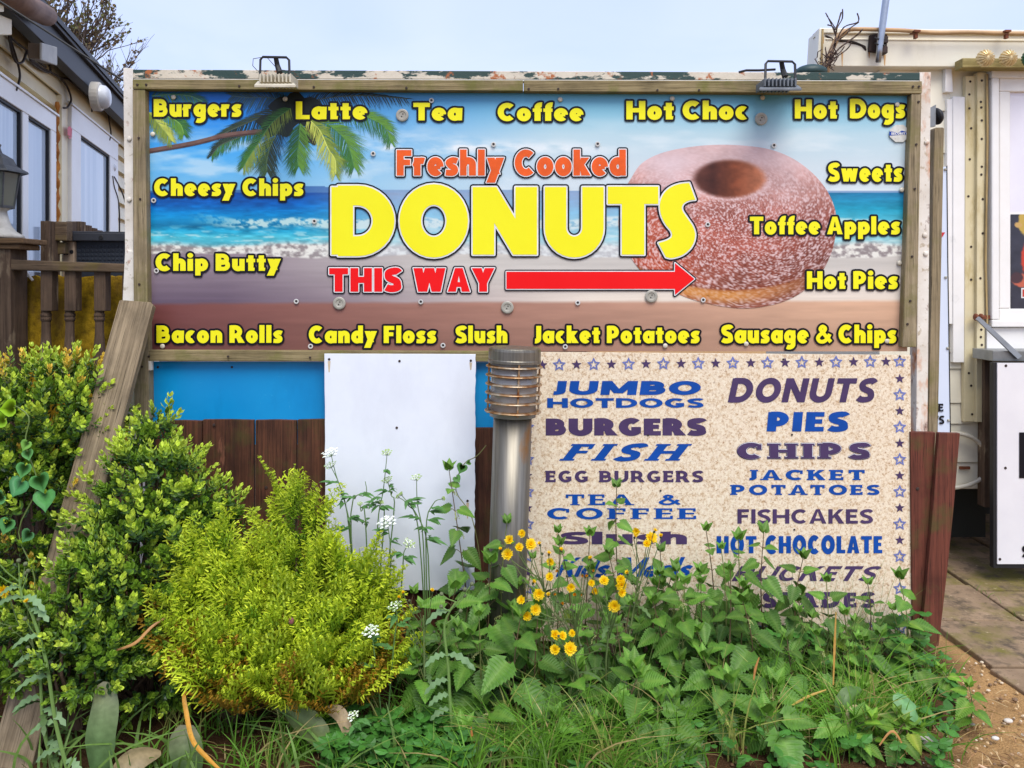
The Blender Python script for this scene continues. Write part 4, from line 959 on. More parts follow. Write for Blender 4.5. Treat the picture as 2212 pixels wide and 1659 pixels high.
for xc in (99.5, 151, 215, 276):
    mb = MB(); mb.prect(xc-12.5, 586, xc+12.5, 672, YD-.025, .05)
    T_ = Matrix.Translation(P(xc, 900, YD)); pr = []
    for y, r in [(672, 10.5), (676, 9), (679, 11), (682, 11), (685, 9.6), (688, 11), (691, 10.6), (695, 8.6), (720, 9), (760, 11.8), (790, 12.5), (830, 10), (860, 9)]: pr.append((r*px, (900-y)*px))
    mb.lathe(pr[::-1], T_, 14); mb.build('baluster', M_deck, rl, bevel=.003)
t = NT('mossy_board_surface'); n = t.noise(26, (1, 1, 1), 8, rough=.75); col = t.ramp(n, [(.34, lin((104, 82, 26))), (.5, lin((160, 128, 32))), (.66, lin((196, 158, 40)))])
col = t.mix(t.rng(t.noise(6, (1, 1, .4), 5, (3, 1, 1)), .52, .70), col, lin((128, 98, 52))); t.bump(n, .8, .006); M_mossb = t.fin(col, .95, 0, .1)
jag = [(280, 600)]+[(x, 597+random.uniform(-3.5, 3.5)) for x in range(265, 20, -9)]
o = MB().ppoly([(36, 1000), (280, 1000)]+jag, YD+.10, .02).build('mossy_board', M_mossb); tag(o, 'yellow-green moss covered board with a ragged top behind the balusters', 'board')
# storage box
sx = thing('storage_box', 'charcoal plastic storage box with beige corner on the deck behind the handrail', 'storage box', P(200, 640, 3.75))
M_char = plain('charcoal_plastic', (44, 50, 60), .5); M_beige = plain('beige_plastic', (176, 152, 124), .5)
mb = MB(); mb.prism([P(127, 520, 3.70), P(330, 522, 3.70), P(330, 504, 3.70), P(130, 502, 3.70)], (0, .5, 0)); mb.prism([P(131, 503, 3.71), P(330, 505, 3.71), P(330, 501, 3.71), P(136, 499, 3.71)], (0, .46, 0)); mb.build('lid', plain('dark_grey_lid', (52, 54, 60), .5), sx, bevel=.006)
mb = MB(); mb.ppoly([(134, 700), (330, 700), (330, 521), (134, 520)], 3.735, .4)
for i in range(11):
    for j in range(5):
        x, y = 167+i*9.2, 530+j*9; mb.prect(x, y, x+5.6, y+5.2, 3.730, .006)
mb.build('body', M_char, sx, bevel=.002)
mb = MB(); mb.prect(134, 521, 160, 700, 3.715, .03); mb.build('corner_post', M_beige, sx, bevel=.004)
mb = MB()
for x in (138, 143.5):
    for y in (537, 546): mb.prect(x, y, x+3.4, y+4.6, 3.713, .004)
mb.lathe([(.0001, 0), (.010, 0), (.009, .003), (.0001, .003)], Matrix.Translation(P(154.5, 544, 3.7145)) @ Matrix.Rotation(R(90), 4, 'X'), 10)
mb.lathe([(.0001, 0), (.012, 0), (.010, .002), (.0001, .002)], Matrix.Translation(P(218, 513, 3.699)) @ Matrix.Rotation(R(90), 4, 'X'), 12)
build_each(mb, 'vent_hole', M_black, sx)
# old timber gate behind the box
gt = thing('timber_fence', 'short run of old brown pickets and posts between the window and the storage box', 'fence', P(110, 700, 3.6))
mb = MB(); mb.ppoly([(87, 900), (114, 900), (114, 478), (87, 477)], 3.62, .06); mb.ppoly([(97, 860), (107, 860), (107, 477), (97, 477)], 3.60, .02); mb.build('post', M_deck, gt, bevel=.003)
mb = MB(); mb.ppoly([(110, 519), (144, 520), (144, 479), (110, 478)], 3.64, .05); mb.ppoly([(112, 550), (140, 548), (140, 524), (112, 521)], 3.66, .03); mb.build('rail', M_deckx, gt, bevel=.003)
for x0, x1, y, Y in [(142, 154, 478, 3.85), (155, 175, 478, 4.2), (177, 189, 486, 4.5), (190, 202, 492, 4.8), (204, 214, 497, 5.1)]:
    mb = MB(); mb.prect(x0, y, x1, 760, Y, .05); mb.build('picket', M_deck, gt, bevel=.003)
mb = MB()
for x in (129, 136, 142, 150, 157): mb.prect(x, 550, x+4, 620, 3.9, .01)
build_each(mb, 'louvre', M_cream, gt)
o = MB().tube([P(40, 568, 3.5), P(71, 606, 3.5)], .006, 6).build('white_rod', M_upvc); tag(o, 'thin white rod slanting behind the handrail beside the newel post', 'rod')
# lantern on the newel post
ln = thing('lantern', 'black carriage lantern with frosted glass on a white pedestal at the left edge', 'lantern', P(-6, 516, YD))
T_ = Matrix.Translation(P(-6, 516, YD+.01)); zz = lambda y: (516-y)*px
M_lblk = surf('weathered_black_metal', (52, 54, 56), (76, 78, 78), 30, rough=.5, spots=[((120, 116, 108), 40, .62, .72)])
sq = T_ @ Matrix.Rotation(R(45), 4, 'Z')
mb = MB(); mb.lathe([(60*px, zz(373)), (58*px, zz(369)), (38*px, zz(358)), (30*px, zz(342)), (10*px, zz(330)), (7*px, zz(322)), (6*px, zz(318)), (8*px, zz(312)), (.001, zz(306))], T_ @ Matrix.Rotation(R(20), 4, 'Z'), 6); mb.build('roof', M_lblk, ln)
t = NT('frosted_lantern_glass'); M_lg = t.fin(lin((120, 128, 116)), .2, 0, .6); t.b.inputs['Transmission Weight'].default_value = .35
mb = MB(); mb.lathe([(31*px, zz(446)), (41*px, zz(374))], T_ @ Matrix.Rotation(R(20), 4, 'Z'), 6); mb.build('glass', M_lg, ln)
mb = MB()
for k in range(6):
    a = R(20+60*k); mb.tube([T_ @ Vector((31.5*px*math.cos(a), 31.5*px*math.sin(a), zz(447))), T_ @ Vector((42*px*math.cos(a), 42*px*math.sin(a), zz(373)))], .004, 5)
mb.lathe([(33*px, zz(450)), (33*px, zz(444))], T_ @ Matrix.Rotation(R(20), 4, 'Z'), 6); mb.build('frame', M_lblk, ln)
mb = MB(); mb.lathe([(12*px, zz(446)), (12*px, zz(420)), (16*px, zz(418)), (16*px, zz(400)), (12*px, zz(398)), (12*px, zz(380))], T_, 12); mb.build('lamp_holder', M_lg, ln)
M_wp = surf('chalky_pedestal', (206, 202, 190), (160, 154, 140), 16, rough=.7, spots=[((110, 102, 90), 20, .58, .7)])
mb = MB(); mb.lathe([(52*px, zz(515)), (50*px, zz(508)), (36*px, zz(500)), (26*px, zz(486)), (20*px, zz(466)), (18*px, zz(455)), (26*px, zz(450)), (26*px, zz(447))], T_, 24); mb.build('pedestal', M_wp, ln, smooth=True)

# ------------------------------------------------------------------ catering trailer on the right
YK2 = 4.0
tr = thing('catering_trailer', 'cream catering trailer with a serving hatch standing behind the right end of the sign', 'trailer', P(2200, 1057, YK2))
mb = MB(); mb.ppoly([(1900, 1056), (2560, 1056), (2560, 145), (1900, 145)], YK2+.02, 1.8); mb.build('wall', M_cream2, tr)
mb = MB()
for y0, y1 in [(146, 239), (241, 330), (332, 440), (442, 545), (547, 640), (642, 700), (701, 760), (762, 796), (798, 870), (872, 915), (917, 998), (1000, 1055)]:
    mb.prism([P(1985, y1, YK2+.004), P(2127, y1, YK2+.004), P(2127, y0, YK2+.014), P(1985, y0, YK2+.014)], (0, .02, 0))
mb.build('lap_panel', M_cream2, tr)
mb = MB(); mb.ppoly([(1767, 143), (2560, 146), (2560, 70), (1772, 61)], YK2-.05, .16); mb.ppoly([(1771, 71), (2560, 79), (2560, 68), (1771, 60)], YK2-.062, .1); mb.ppoly([(1783, 86), (2560, 92), (2560, 87), (1783, 82)], YK2-.055, .02)
mb.ppoly([(1765, 144), (1776, 144), (1781, 61), (1770, 60)], YK2-.066, .05); mb.build('roof_box', M_cream2, tr, bevel=.004)
mb = MB(); mb.tube([P(1734.2+.224*a_, .224*b_, YK2-.0505) for a_, b_ in [(215, 345), (260, 365), (300, 385), (360, 392), (420, 396), (470, 408), (520, 420), (570, 440), (592, 455), (608, 486)]], [.004, .006, .005, .008, .005, .009, .007, .006, .009, .004], 6); mb.build('split_seam', plain('dark_split', (44, 34, 28), .8), tr)
M_rr = surf('rust_run', (216, 178, 120), (190, 132, 70), 12, rough=.6); mb = MB()
for a_, y0_, y1_, w_ in [(380, 500, 640, 10), (790, 530, 632, 12), (640, 500, 560, 9), (200, 350, 420, 6)]: mb.add([P(1734.2+.224*(a_-w_), .224*y0_, YK2-.0508), P(1734.2+.224*(a_-w_*.3), .224*y1_, YK2-.0508), P(1734.2+.224*(a_+w_*.3), .224*y1_, YK2-.0508), P(1734.2+.224*(a_+w_), .224*y0_, YK2-.0508)], [(0, 1, 2, 3)])
build_each(mb, 'rust_stain', M_rr, tr)
M_edge = wood('cream_wood_edge', (150, 124, 80), (196, 174, 124), 'z')
mb = MB(); mb.ppoly([(1772, 150), (1777, 150), (1779.5, 62), (1775.5, 62)], YK2-.070, .01); mb.build('edge_strip', M_edge, tr)
mb = MB(); mb.ppoly([(2042, 198), (2059, 199), (2056, 147), (2043, 147)], YK2-.02, .03); mb.ppoly([(2059, 783), (2087, 783), (2084.5, 209), (2059, 208)], YK2-.02, .03); mb.ppoly([(2046, 700), (2058, 700), (2058, 214), (2046, 214)], YK2-.014, .03); mb.build('white_strip', M_upvc, tr, bevel=.002)
M_ang = surf('yellowed_angle_strip', (222, 210, 172), (206, 192, 148), 5, rough=.5, spots=[((170, 148, 80), 5, .60, .74, (1, 1, .3))])
mb = MB(); mb.ppoly([(2083, 911), (2109, 911), (2111, 164), (2086, 164)], YK2-.024, .03); mb.ppoly([(2109.5, 912), (2126, 912), (2131, 156), (2111.5, 156)], YK2-.045, .04); mb.build('angle_strip', M_ang, tr, bevel=.002)
mb = MB()
for x, y in [(2096, 176), (2094, 204), (2094, 234), (2098, 277), (2095, 344), (2121, 174), (2119, 220), (2120, 232), (2121, 260), (2121, 300), (2121, 360), (2092, 424), (2120, 377), (2123, 430), (2098, 533), (2123, 504), (2098, 604), (2118, 601), (2120, 712), (2119, 728), (2121, 745), (2093, 806), (2098, 833), (2100, 895)]:
    mb.lathe([(.0001, 0), (.0065, 0), (.0055, .002), (.0001, .0022)], Matrix.Translation(P(x, y, YK2-(.046 if x > 2109 else .025))) @ Matrix.Rotation(R(90), 4, 'X'), 8)
build_each(mb, 'rivet', M_screw, tr)
mb = MB(); mb.tube([P(x, y, YK2-.055) for x, y in [(2132, 160), (2133, 300), (2131, 420), (2129, 560), (2131, 650), (2132, 700)]], .006, 6); mb.build('sealant_bead', M_edge, tr)
# hatch window
def pframe(mb, x0, y0, x1, y1, wL, wT, wB, Y, d):
    mb.prect(x0, y0, x1, y0+wT, Y, d); mb.prect(x0, y1-wB, x1, y1, Y, d); mb.prect(x0, y0+wT, x0+wL, y1-wB, Y, d)
wh = MB(); pframe(wh, 2143, 150, 2560, 707, 16, 18, 16, YK2-.075, .09); pframe(wh, 2159, 168, 2560, 691, 24, 30, 24, YK2-.058, .06); wo = wh.build('window', M_upvc, tr, bevel=.006)
mb = MB(); mb.prect(2182, 197, 2560, 668, YK2-.04, .03); mb.build('pane', surf('lilac_white_board', (232, 230, 236), (224, 220, 228), 3, rough=.3), wo)
mb = MB(); mb.prect(2132, 708, 2560, 757, YK2-.05, .06); mb.prect(2132, 150, 2142.5, 707, YK2-.03, .04); mb.build('hatch_panel', M_upvc, tr, bevel=.003)
M_galv = surf('galvanised_metal', (150, 152, 150), (120, 122, 120), 10, rough=.4, metal=.6)
mb = MB(); mb.prism([P(2145, 780, YK2-.22), P(2560, 783, YK2-.22), P(2560, 760, YK2-.22), P(2145, 758, YK2-.22)], (0, .17, 0)); mb.build('serving_shelf', M_galv, tr, bevel=.002)
mb = MB(); mb.ppoly([(2199, 776), (2208, 769), (2116, 684), (2110, 690)], YK2-.235, .012); mb.build('stay_arm', plain('grey_painted_arm', (146, 152, 158), .5), tr)
M_rusty = surf('rusty_bolt', (132, 72, 40), (96, 50, 30), 60, rough=.8)
mb = MB()
for x in (2108, 2119): mb.ball(P(x, 685, YK2-.075), .019, 10, 6, sc=(.6, 1, 1))
mb.prect(2106, 681, 2143, 689, YK2-.06, .012); build_each(mb, 'bolt', M_rusty, tr)
mb = MB(); mb.prect(1768, 1057, 2129, 1160, YK2+.14, .03); mb.prect(2129, 1057, 2560, 1110, YK2+.3, .03); mb.build('skirt', plain('black_green_skirt', (28, 33, 28), .6), tr)
mb = MB(); mb.box((1.0, YK2+1.3, -.05), (4.5, YK2+1.4, .6)); mb.build('underside_dark_backing', plain('underside_shade_black', (16, 16, 16), .8), tr)  # black backing added so the space under the trailer reads as shadow
mb = MB(); mb.ppoly([(2127, 1096), (2145, 1096), (2146, 784), (2128, 758)], YK2-.07, .06); mb.build('post', M_deck, tr)
mb = MB(); mb.prect(2074, 1008, 2096, 1014, YK2-.006, .01); mb.build('latch', M_rusty, tr)
hs = MB().tube([P(x, y, YK2-.03) for x, y in crom([(2030, 938), (2060, 936), (2090, 941), (2115, 956), (2130, 980), (2134, 1000), (2128, 1025), (2110, 1040), (2085, 1050), (2050, 1055)], 5)], .011, 8).build('hose', plain('cream_hose', (222, 214, 194), .45), smooth=True)
tag(hs, 'looped cream hose on the trailer wall right of the split board', 'hose')
# posters and boards on it
M_post = attrmat('dark_poster_print', .3, .5)
po = thing('poster', 'dark food poster stuck in the corner of the trailer hatch', 'poster', P(2212, 667, YK2-.05))
qx, qy = np.meshgrid(np.linspace(2183, 2300, 60), np.linspace(463, 669, 100)); pc = np.stack([np.full_like(qx, v) for v in (46., 46., 56.)], -1)*(.8+.5*fbm(qx/18, qy/14, 91)[..., None])
for (cx_, cy_, rx_, ry_, cc) in [(2214, 478, 14, 30, (190, 160, 70)), (2200, 486, 8, 6, (196, 158, 92)), (2222, 606, 36, 16, (190, 96, 70)), (2226, 560, 20, 40, (196, 60, 36)), (2196, 600, 14, 12, (70, 46, 50))]:
    w_ = ss(1.2, .8, ((qx-cx_)/rx_)**2+((qy-cy_)/ry_)**2+.5*(fbm(qx/6, qy/6, 92)-.5)); pc = pc+(np.array(cc)-pc)*w_[..., None]
yp = YK2-.0445; idx = np.arange(6000).reshape(100, 60); F = np.stack([idx[:-1, :-1], idx[1:, :-1], idx[1:, 1:], idx[:-1, 1:]], -1).reshape(-1, 4)
mb = MB(); mb.addnp(np.stack([(qx-CX)/FPX*yp, np.full_like(qx, yp), 1.45-(qy-CY)/FPX*yp], -1).reshape(-1, 3), F, nlin(pc).reshape(-1, 3)); mb.build('print', M_post, po)
mb = MB(); mb.prect(2180, 459, 2310, 674, YK2-.0425, .002); mb.build('plastic_sleeve', M_upvc, po)
decal('price_box', [([[(2206, 644), (2240, 644), (2240, 622), (2206, 622)]], 0), ([[(2209, 641), (2240, 641), (2240, 625), (2209, 625)]], 1)], YK2-.0448, [M_wink, inkm('poster_red', (214, 70, 44))], po)
pb = thing('price_board', 'white board in a black frame hanging below the trailer shelf', 'board', P(2200, 1226, 3.72))
mb = MB(); mb.prect(2146, 783, 2480, 1227, 3.72, .03); mb.build('frame', M_black, pb)
mb = MB(); mb.prect(2154.5, 784, 2480, 1218.5, 3.714, .006); mb.build('face', surf('white_gloss_board', (232, 230, 230), (222, 220, 222), 4, rough=.3), pb)
decal('print', [([[(2202, 1033), (2300, 1033), (2300, 934), (2202, 934)]], 0), (text_polys('S', 2208, 2226, 1204, 26, (0,), w=.3)[0], 0)], 3.712, [M_ink], pb)
mb = MB()
for x, y in [(2172, 1011), (2160, 1208), (2173, 790)]: mb.lathe([(.0001, 0), (.007, 0), (.006, .002), (.0001, .002)], Matrix.Translation(P(x, y, 3.7135)) @ Matrix.Rotation(R(90), 4, 'X'), 8)
build_each(mb, 'screw', M_screw, pb)
lb_ = thing('white_sign', 'pale blue-white sign with black letters half hidden behind the timber post', 'sign', P(2035, 930, 3.2))
mb = MB(); mb.ppoly([(1990, 950), (2053, 950), (2050, 760), (2047, 560), (2045, 360), (1990, 360)], 3.2, .006); mb.build('face', surf('blue_white_sign', (216, 226, 242), (208, 220, 238), 3, rough=.3), lb_)
mb = MB(); mb.tube([P(x, y, 3.199) for x, y in [(2045.5, 358), (2047.5, 560), (2050.5, 760), (2053.5, 950)]], .0022, 5); mb.build('edge', M_black, lb_)
decal('print', [(text_polys('E', 2027, 2038, 889, 17, (0,), w=.24, serif=.06)[0]+text_polys("'S", 2024, 2040, 916, 18, (0,), w=.24)[0], 0)], 3.197, [M_ink], lb_)
decal('red_mark', [([[(2034, 514), (2042, 502), (2032, 502)]], 0)], 3.197, [plain('red_print', (206, 40, 50), .5)], lb_)
mb = MB()
for x, y in [(2042, 366), (2043, 599), (2047, 752), (2049, 908)]: mb.ball(P(x, y, 3.198), .006, 8, 5)
mb.build('screw_cap', M_capg if 'M_capg' in globals() else M_cup, lb_)
sp = thing('siren', 'grey plate with a round black dome between the sign post and trailer', 'siren', P(2016, 270, 3.3))
mb = MB(); mb.ppoly([(2008, 274), (2021, 273), (2022, 226), (2008, 234)], 3.28, .02); mb.build('plate', M_galv, sp)
mb = MB(); mb.lathe([(.046, 0), (.046, .012), (.036, .024), (.001, .03)], Matrix.Translation(P(2021, 252, 3.30)) @ Matrix.Rotation(R(75), 4, 'Y') @ Matrix.Diagonal((.78, .8, .8, 1)), 24); mb.build('dome', M_black, sp, smooth=True)
an = thing('antenna_mast', 'silver aerial pole clamped to the trailer roof by a black rusty bracket', 'pole', P(1897, 134, 3.9))
mb = MB(); mb.tube([P(1897, 134, YK2-.13), P(1900, 105, YK2-.13), P(1901, 95, YK2-.13), P(1919, -40, YK2-.13), P(1942, -210, YK2-.13)], [.013, .0145, .0165, .0170, .017], 16); mb.build('pole', plain('dull_aluminium', (176, 182, 190), .3, .85), an, smooth=True)
mb = MB(); mb.ppoly([(1878, 110), (1916, 116), (1917, 74), (1898, 71), (1880, 75)], YK2-.075, .02); mb.prect(1905, 78, 1919, 92, YK2-.12, .05); mb.prect(1903, 100, 1918, 114, YK2-.12, .05); mb.build('bracket', surf('rusty_black_bracket', (30, 24, 22), (62, 38, 28), 30, rough=.7), an, bevel=.002)
mb = MB()
for y in (96, 84): mb.tube([P(1890, y-3, YK2-.09), P(1895, y, YK2-.14), P(1908, y+2, YK2-.14), P(1914, y, YK2-.09)], .004, 5)
mb.build('clamp', M_black, an)
cd = MB().tube([P(x, y, YK2-.10) for x, y in crom([(1786, 157), (1790, 128), (1800, 100), (1812, 78), (1830, 66), (1850, 63), (1900, 64), (1955, 66), (2020, 71), (2090, 70), (2160, 72), (2230, 73), (2300, 73)], 5)], [.014]*20+[.011]*41, 8).build('cable', plain('tan_cable', (196, 158, 112), .55), smooth=True); tag(cd, 'tan sheathed cable running along the trailer roof edge and down its corner', 'cable')
mb = MB()
for x in (1981, 2177): mb.prect(x-5, 64, x+8, 68, YK2-.13, .05); mb.prect(x-4, 72, x+2, 82, YK2-.118, .02)
tag(mb.build('cable_clip', M_rusty), 'pair of rusty clips holding the tan cable to the trailer roof', 'clip')
lk = thing('lamp_strip', 'wooden strip of round fluted gold and green lamps above the trailer hatch', 'lamp strip', P(2150, 140, 3.9))
mb = MB(); mb.ppoly([(2079, 146), (2560, 151), (2560, 127), (2079, 125)], YK2-.13, .07); mb.build('batten', wood('olive_batten', (138, 124, 76), (172, 156, 104), 'x'), lk, bevel=.004)
t = NT('gold_fluted_plastic'); M_gold = t.fin(lin((222, 200, 150)), .28, .35, .6); t = NT('green_fluted_plastic'); M_grn = t.fin(lin((16, 92, 60)), .3, 0, .6)
for (x, y, r, m_) in [(2128, 126, 18, M_gold), (2177.5, 126, 17.5, M_gold), (2226, 126, 18, M_grn), (2276, 127, 18, M_grn)]:
    mb = MB(); q = r*(YK2-.2)/FPX; vv, ff = [], []; N = 64; prof = [(.55, .030), (.9, .015), (1, .0), (.96, -.010), (.75, -.020), (.4, -.026), (.12, -.028)]
    c_ = P(x, y, YK2-.2)
    for k, (rr, dy) in enumerate(prof):
        for j in range(N):
            a = 2*math.pi*j/N+(.25*k*.25); fl = 1+.05*(1 if (j//2) % 2 == 0 else -1)*(1 if k else 0); dz = dy-.004*(1 if (j//2) % 2 == 0 else -1)*(1 if 2 < k < 6 else 0)
            vv.append((c_.x+rr*fl*q*math.cos(a), c_.y+dz, c_.z+rr*fl*q*math.sin(a)))
    for k in range(len(prof)-1):
        for j in range(N): ff.append((k*N+j, k*N+(j+1) % N, (k+1)*N+(j+1) % N, (k+1)*N+j))
    ff.append(tuple((len(prof)-1)*N+j for j in range(N))); mb.add(vv, ff); mb.build('lamp', m_, lk)
# ------------------------------------------------------------------ plants
M_leaf = leafmat('nettle_leaf', .5, .16); M_box = leafmat('box_leaf', .38, .18); M_con = leafmat('golden_cypress_spray', .55, .25); M_grass = leafmat('grass_blade', .5, .3)
M_stem = attrmat('green_stem', .6, .3); M_twig = plain('brown_twig', (92, 72, 54), .8); M_petal = leafmat('yellow_petal', .5, .25); M_flor = attrmat('small_white_flower', .6, .3)
def rot_to(d, roll):
    """3x3 with local z along d, rolled"""
    d = d/np.linalg.norm(d); a = np.array([0, 0, 1.]) if abs(d[2]) < .95 else np.array([1., 0, 0])
    x = np.cross(a, d); x /= np.linalg.norm(x); y = np.cross(d, x); c, s = math.cos(roll), math.sin(roll)
    return np.stack([x*c+y*s, -x*s+y*c, d], 1)
def put(mb, tpl, M3, t_, sc, tint, mi=0):
    V, F, C = tpl; mb.addnp((V*sc) @ M3.T+np.asarray(t_), F, C*np.asarray(tint), mi)
def quadstrip(pts, w, nrm):
    pts = np.asarray(pts, float); V, F = [], []
    for i, p in enumerate(pts):
        d = pts[min(i+1, len(pts)-1)]-pts[max(i-1, 0)]; s = np.cross(d, nrm); s /= (np.linalg.norm(s)+1e-9); V += [p-s*w[i], p+s*w[i]]
    F = [(2*i, 2*i+1, 2*i+3, 2*i+2) for i in range(len(pts)-1)]
    return np.array(V), F
def merge(parts):
    V, F, C, n = [], [], [], 0
    for v, f, c in parts:
        V.append(v); F += [tuple(i+n for i in q) for q in f]; C.append(np.tile(c, (len(v), 1)) if np.ndim(c) == 1 else c); n += len(v)
    return np.concatenate(V), np.array(F), np.concatenate(C)
# --- box shoots: leaf pairs along a short twig, older leaves dark, new tip leaves light
def box_leaf(L, W):   # along +z, faces +y
    V = np.array([(0, 0, 0), (W*.8, -.1*W, L*.35), (W*.75, -.1*W, L*.66), (0, .18*L, L), (-W*.75, -.1*W, L*.66), (-W*.8, -.1*W, L*.35), (0, .10*W, L*.5)])
    return V, [(0, 1, 6, 6), (1, 2, 3, 6), (6, 3, 4, 5), (0, 6, 5, 5)]
def tri4(F): return [tuple(f) for f in F]
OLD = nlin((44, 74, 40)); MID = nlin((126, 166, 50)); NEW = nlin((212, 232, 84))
def box_shoot(rs, L=.06, new=.6):
    V, C, F, n = [], [], [], 0; nn = 7
    for k in range(nn):
        t_ = k/(nn-1); base_ = np.array([0, 0, L*t_*.9])
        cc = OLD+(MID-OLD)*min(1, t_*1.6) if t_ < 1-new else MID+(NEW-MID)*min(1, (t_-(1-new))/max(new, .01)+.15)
        for j in range(2 if k < nn-1 else 3):
            az = (k % 2)*math.pi/2+j*math.pi*(1 if k < nn-1 else 2/3)+rs.uniform(-.4, .4); tilt = R(68-38*t_+rs.uniform(-12, 12))
            v, f = box_leaf((.0185+.006*math.sin(math.pi*min(1, t_+.15)))*rs.uniform(.85, 1.15), .0066)
            d = np.array([math.cos(az)*math.sin(tilt), math.sin(az)*math.sin(tilt), math.cos(tilt)])
            z = d; up = np.array([0, 0, 1.]); y = up-d*np.dot(up, d); y /= np.linalg.norm(y); x = np.cross(y, z)
            v = v @ np.stack([x, y, z], 0)+base_; br = rs.uniform(.85, 1.15)
            V.append(v); C.append(np.tile(cc*br, (7, 1))*np.array([1, 1, 1, 1.12, 1, 1, .9])[:, None]); F += [tuple(i+n for i in q) for q in f]; n += 7
    # faces: two triangles and two quads, stored as lists
    return np.concatenate(V), [tuple(dict.fromkeys(q)) for q in F], np.concatenate(C)
def putl(mb, tpl, M3, t_, sc, tint, mi=0):
    V, F, C = tpl; b0 = mb.n; mb.V.append((V*sc) @ M3.T+np.asarray(t_)); mb.C.append(C*np.asarray(tint)); mb.n += len(V)
    mb.F.extend([tuple(i+b0 for i in q) for q in F]); mb.M.extend([mi]*len(F))
rs = random.Random(5)
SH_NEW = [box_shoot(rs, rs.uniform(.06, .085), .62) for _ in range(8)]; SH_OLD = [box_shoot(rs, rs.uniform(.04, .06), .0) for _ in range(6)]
def box_bush(label, blobs, base_, n_new, n_old, seed, dry=0):
    rs = random.Random(seed); root = thing('box_bush', label, 'shrub', base_, 'box bushes beside the brace plank'); mb = MB()
    tot = sum(b_[3]*b_[4] for b_ in blobs)
    for (c_, Y, rx, ry, rz) in [(b_[0:2], b_[2], b_[3], b_[5] if len(b_) > 5 else b_[3]*.8, b_[4]) for b_ in blobs]:
        cen_ = np.array(P(c_[0], c_[1], Y)); share = rx*rz/tot; lo_ = c_[1] > 1170
        for kind, cnt in ((0, int(n_new*share*(.42 if lo_ else 1.1))), (1, int(n_old*share*(.72 if lo_ else 1)))):
            for _ in range(cnt):
                while True:
                    d = np.array([rs.gauss(0, 1), rs.gauss(0, 1), rs.gauss(0, 1)]); d /= np.linalg.norm(d)
                    if d[1] < .45: break
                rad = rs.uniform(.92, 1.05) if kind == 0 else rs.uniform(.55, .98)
                if kind == 0 and d[2] < rs.uniform(-.75, .25): continue
                p = cen_+d*np.array([rx, ry, rz])*rad
                if p[2] < .02: continue
                o_ = d/np.array([rx, ry, rz])*min(rx, rz); o_ = o_/np.linalg.norm(o_)+np.array([rs.uniform(-.5, .5), rs.uniform(-.5, .3), .75+rs.uniform(-.3, .4)])
                tint = np.array([1, 1, 1])*rs.uniform(.8, 1.15)
                if kind == 0 and rs.random() < dry and d[2] > .5: tint = np.array([1.9, 1.05, 1.25])*.75
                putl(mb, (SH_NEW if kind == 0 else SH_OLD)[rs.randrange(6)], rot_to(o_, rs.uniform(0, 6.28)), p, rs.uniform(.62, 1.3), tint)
    mb.build('foliage', M_box, root)
    mb = MB()
    for b_ in blobs:
        c_ = P(b_[0], b_[1], b_[2])
        for _ in range(7):
            e_ = c_+Vector((rs.uniform(-1, 1)*b_[3]*.8, rs.uniform(-.5, .5)*b_[3], rs.uniform(-.3, .9)*b_[4])); m_ = (Vector(base_)+e_)/2+Vector((rs.uniform(-.05, .05), rs.uniform(-.05, .05), 0))
            mb.tube([Vector(base_)+Vector((rs.uniform(-.04, .04), 0, -.02)), m_, e_], [.009, .006, .0025], 5)
    mb.build('branch', M_twig, root); return root
box_bush('large box hedge with pale new tips filling the left edge behind the brace plank', [(55, 930, 2.80, .30, .22), (150, 905, 2.84, .17, .19), (-20, 985, 2.72, .22, .22), (60, 1130, 2.76, .30, .26), (40, 1350, 2.70, .30, .25), (150, 1040, 2.86, .13, .20)],
         tuple(P(60, 1480, 2.78)), 1050, 1250, 3, .3)
box_bush('pointed box bush with fresh leaves between the brace plank and the golden conifer', [(330, 975, 2.72, .07, .12), (330, 1075, 2.66, .18, .16), (425, 1120, 2.74, .13, .13), (250, 1190, 2.58, .14, .14), (330, 1220, 2.56, .24, .18), (455, 1180, 2.74, .10, .14), (250, 1330, 2.50, .26, .17), (330, 1430, 2.56, .26, .14), (215, 1400, 2.40, .10, .10)],
         tuple(P(300, 1520, 2.62)), 1150, 1150, 4)
box_bush('low sprawling box bush around the foot of the brace plank', [(110, 1350, 2.40, .12, .10), (200, 1250, 2.44, .10, .09), (30, 1420, 2.38, .10, .10), (180, 1430, 2.36, .15, .10)],
         tuple(P(150, 1560, 2.42)), 240, 340, 6)
# --- golden conifer: flat feathery sprays
def spray(rs, L=.085):
    parts = []; g0 = nlin((122, 172, 34)); g1 = nlin((234, 246, 64)); nrm = np.array([0, 1., 0])
    def br(p, ang, l, lvl, t0):
        d = np.array([math.sin(ang), rs.uniform(-.18, .18), math.cos(ang)]); e = p+d*l; mid = p+d*l*.5+np.array([0, .004*lvl, 0])
        v, f = quadstrip([p, mid, e], [.0021, .0020, .0010], nrm); c = np.stack([g0+(g1-g0)*min(1, t0+.1)]*2+[g0+(g1-g0)*min(1, t0+.35)]*2+[g0+(g1-g0)*min(1, t0+.6)]*2); parts.append((v, f, c))
        if lvl < 2:
            n_ = int(l/(.0125 if lvl == 0 else .011))
            for k in range(1, n_+1):
                t_ = k/(n_+1); q = p+d*l*t_; s_ = (1 if k % 2 else -1)
                br(q, ang+s_*R(rs.uniform(34, 50)), l*(.50*(1-t_)+.16), lvl+1, t_*.7)
    br(np.zeros(3), 0, L, 0, .1)
    return merge(parts)
rs = random.Random(9); SPR = [spray(rs, rs.uniform(.10, .14)) for _ in range(7)]
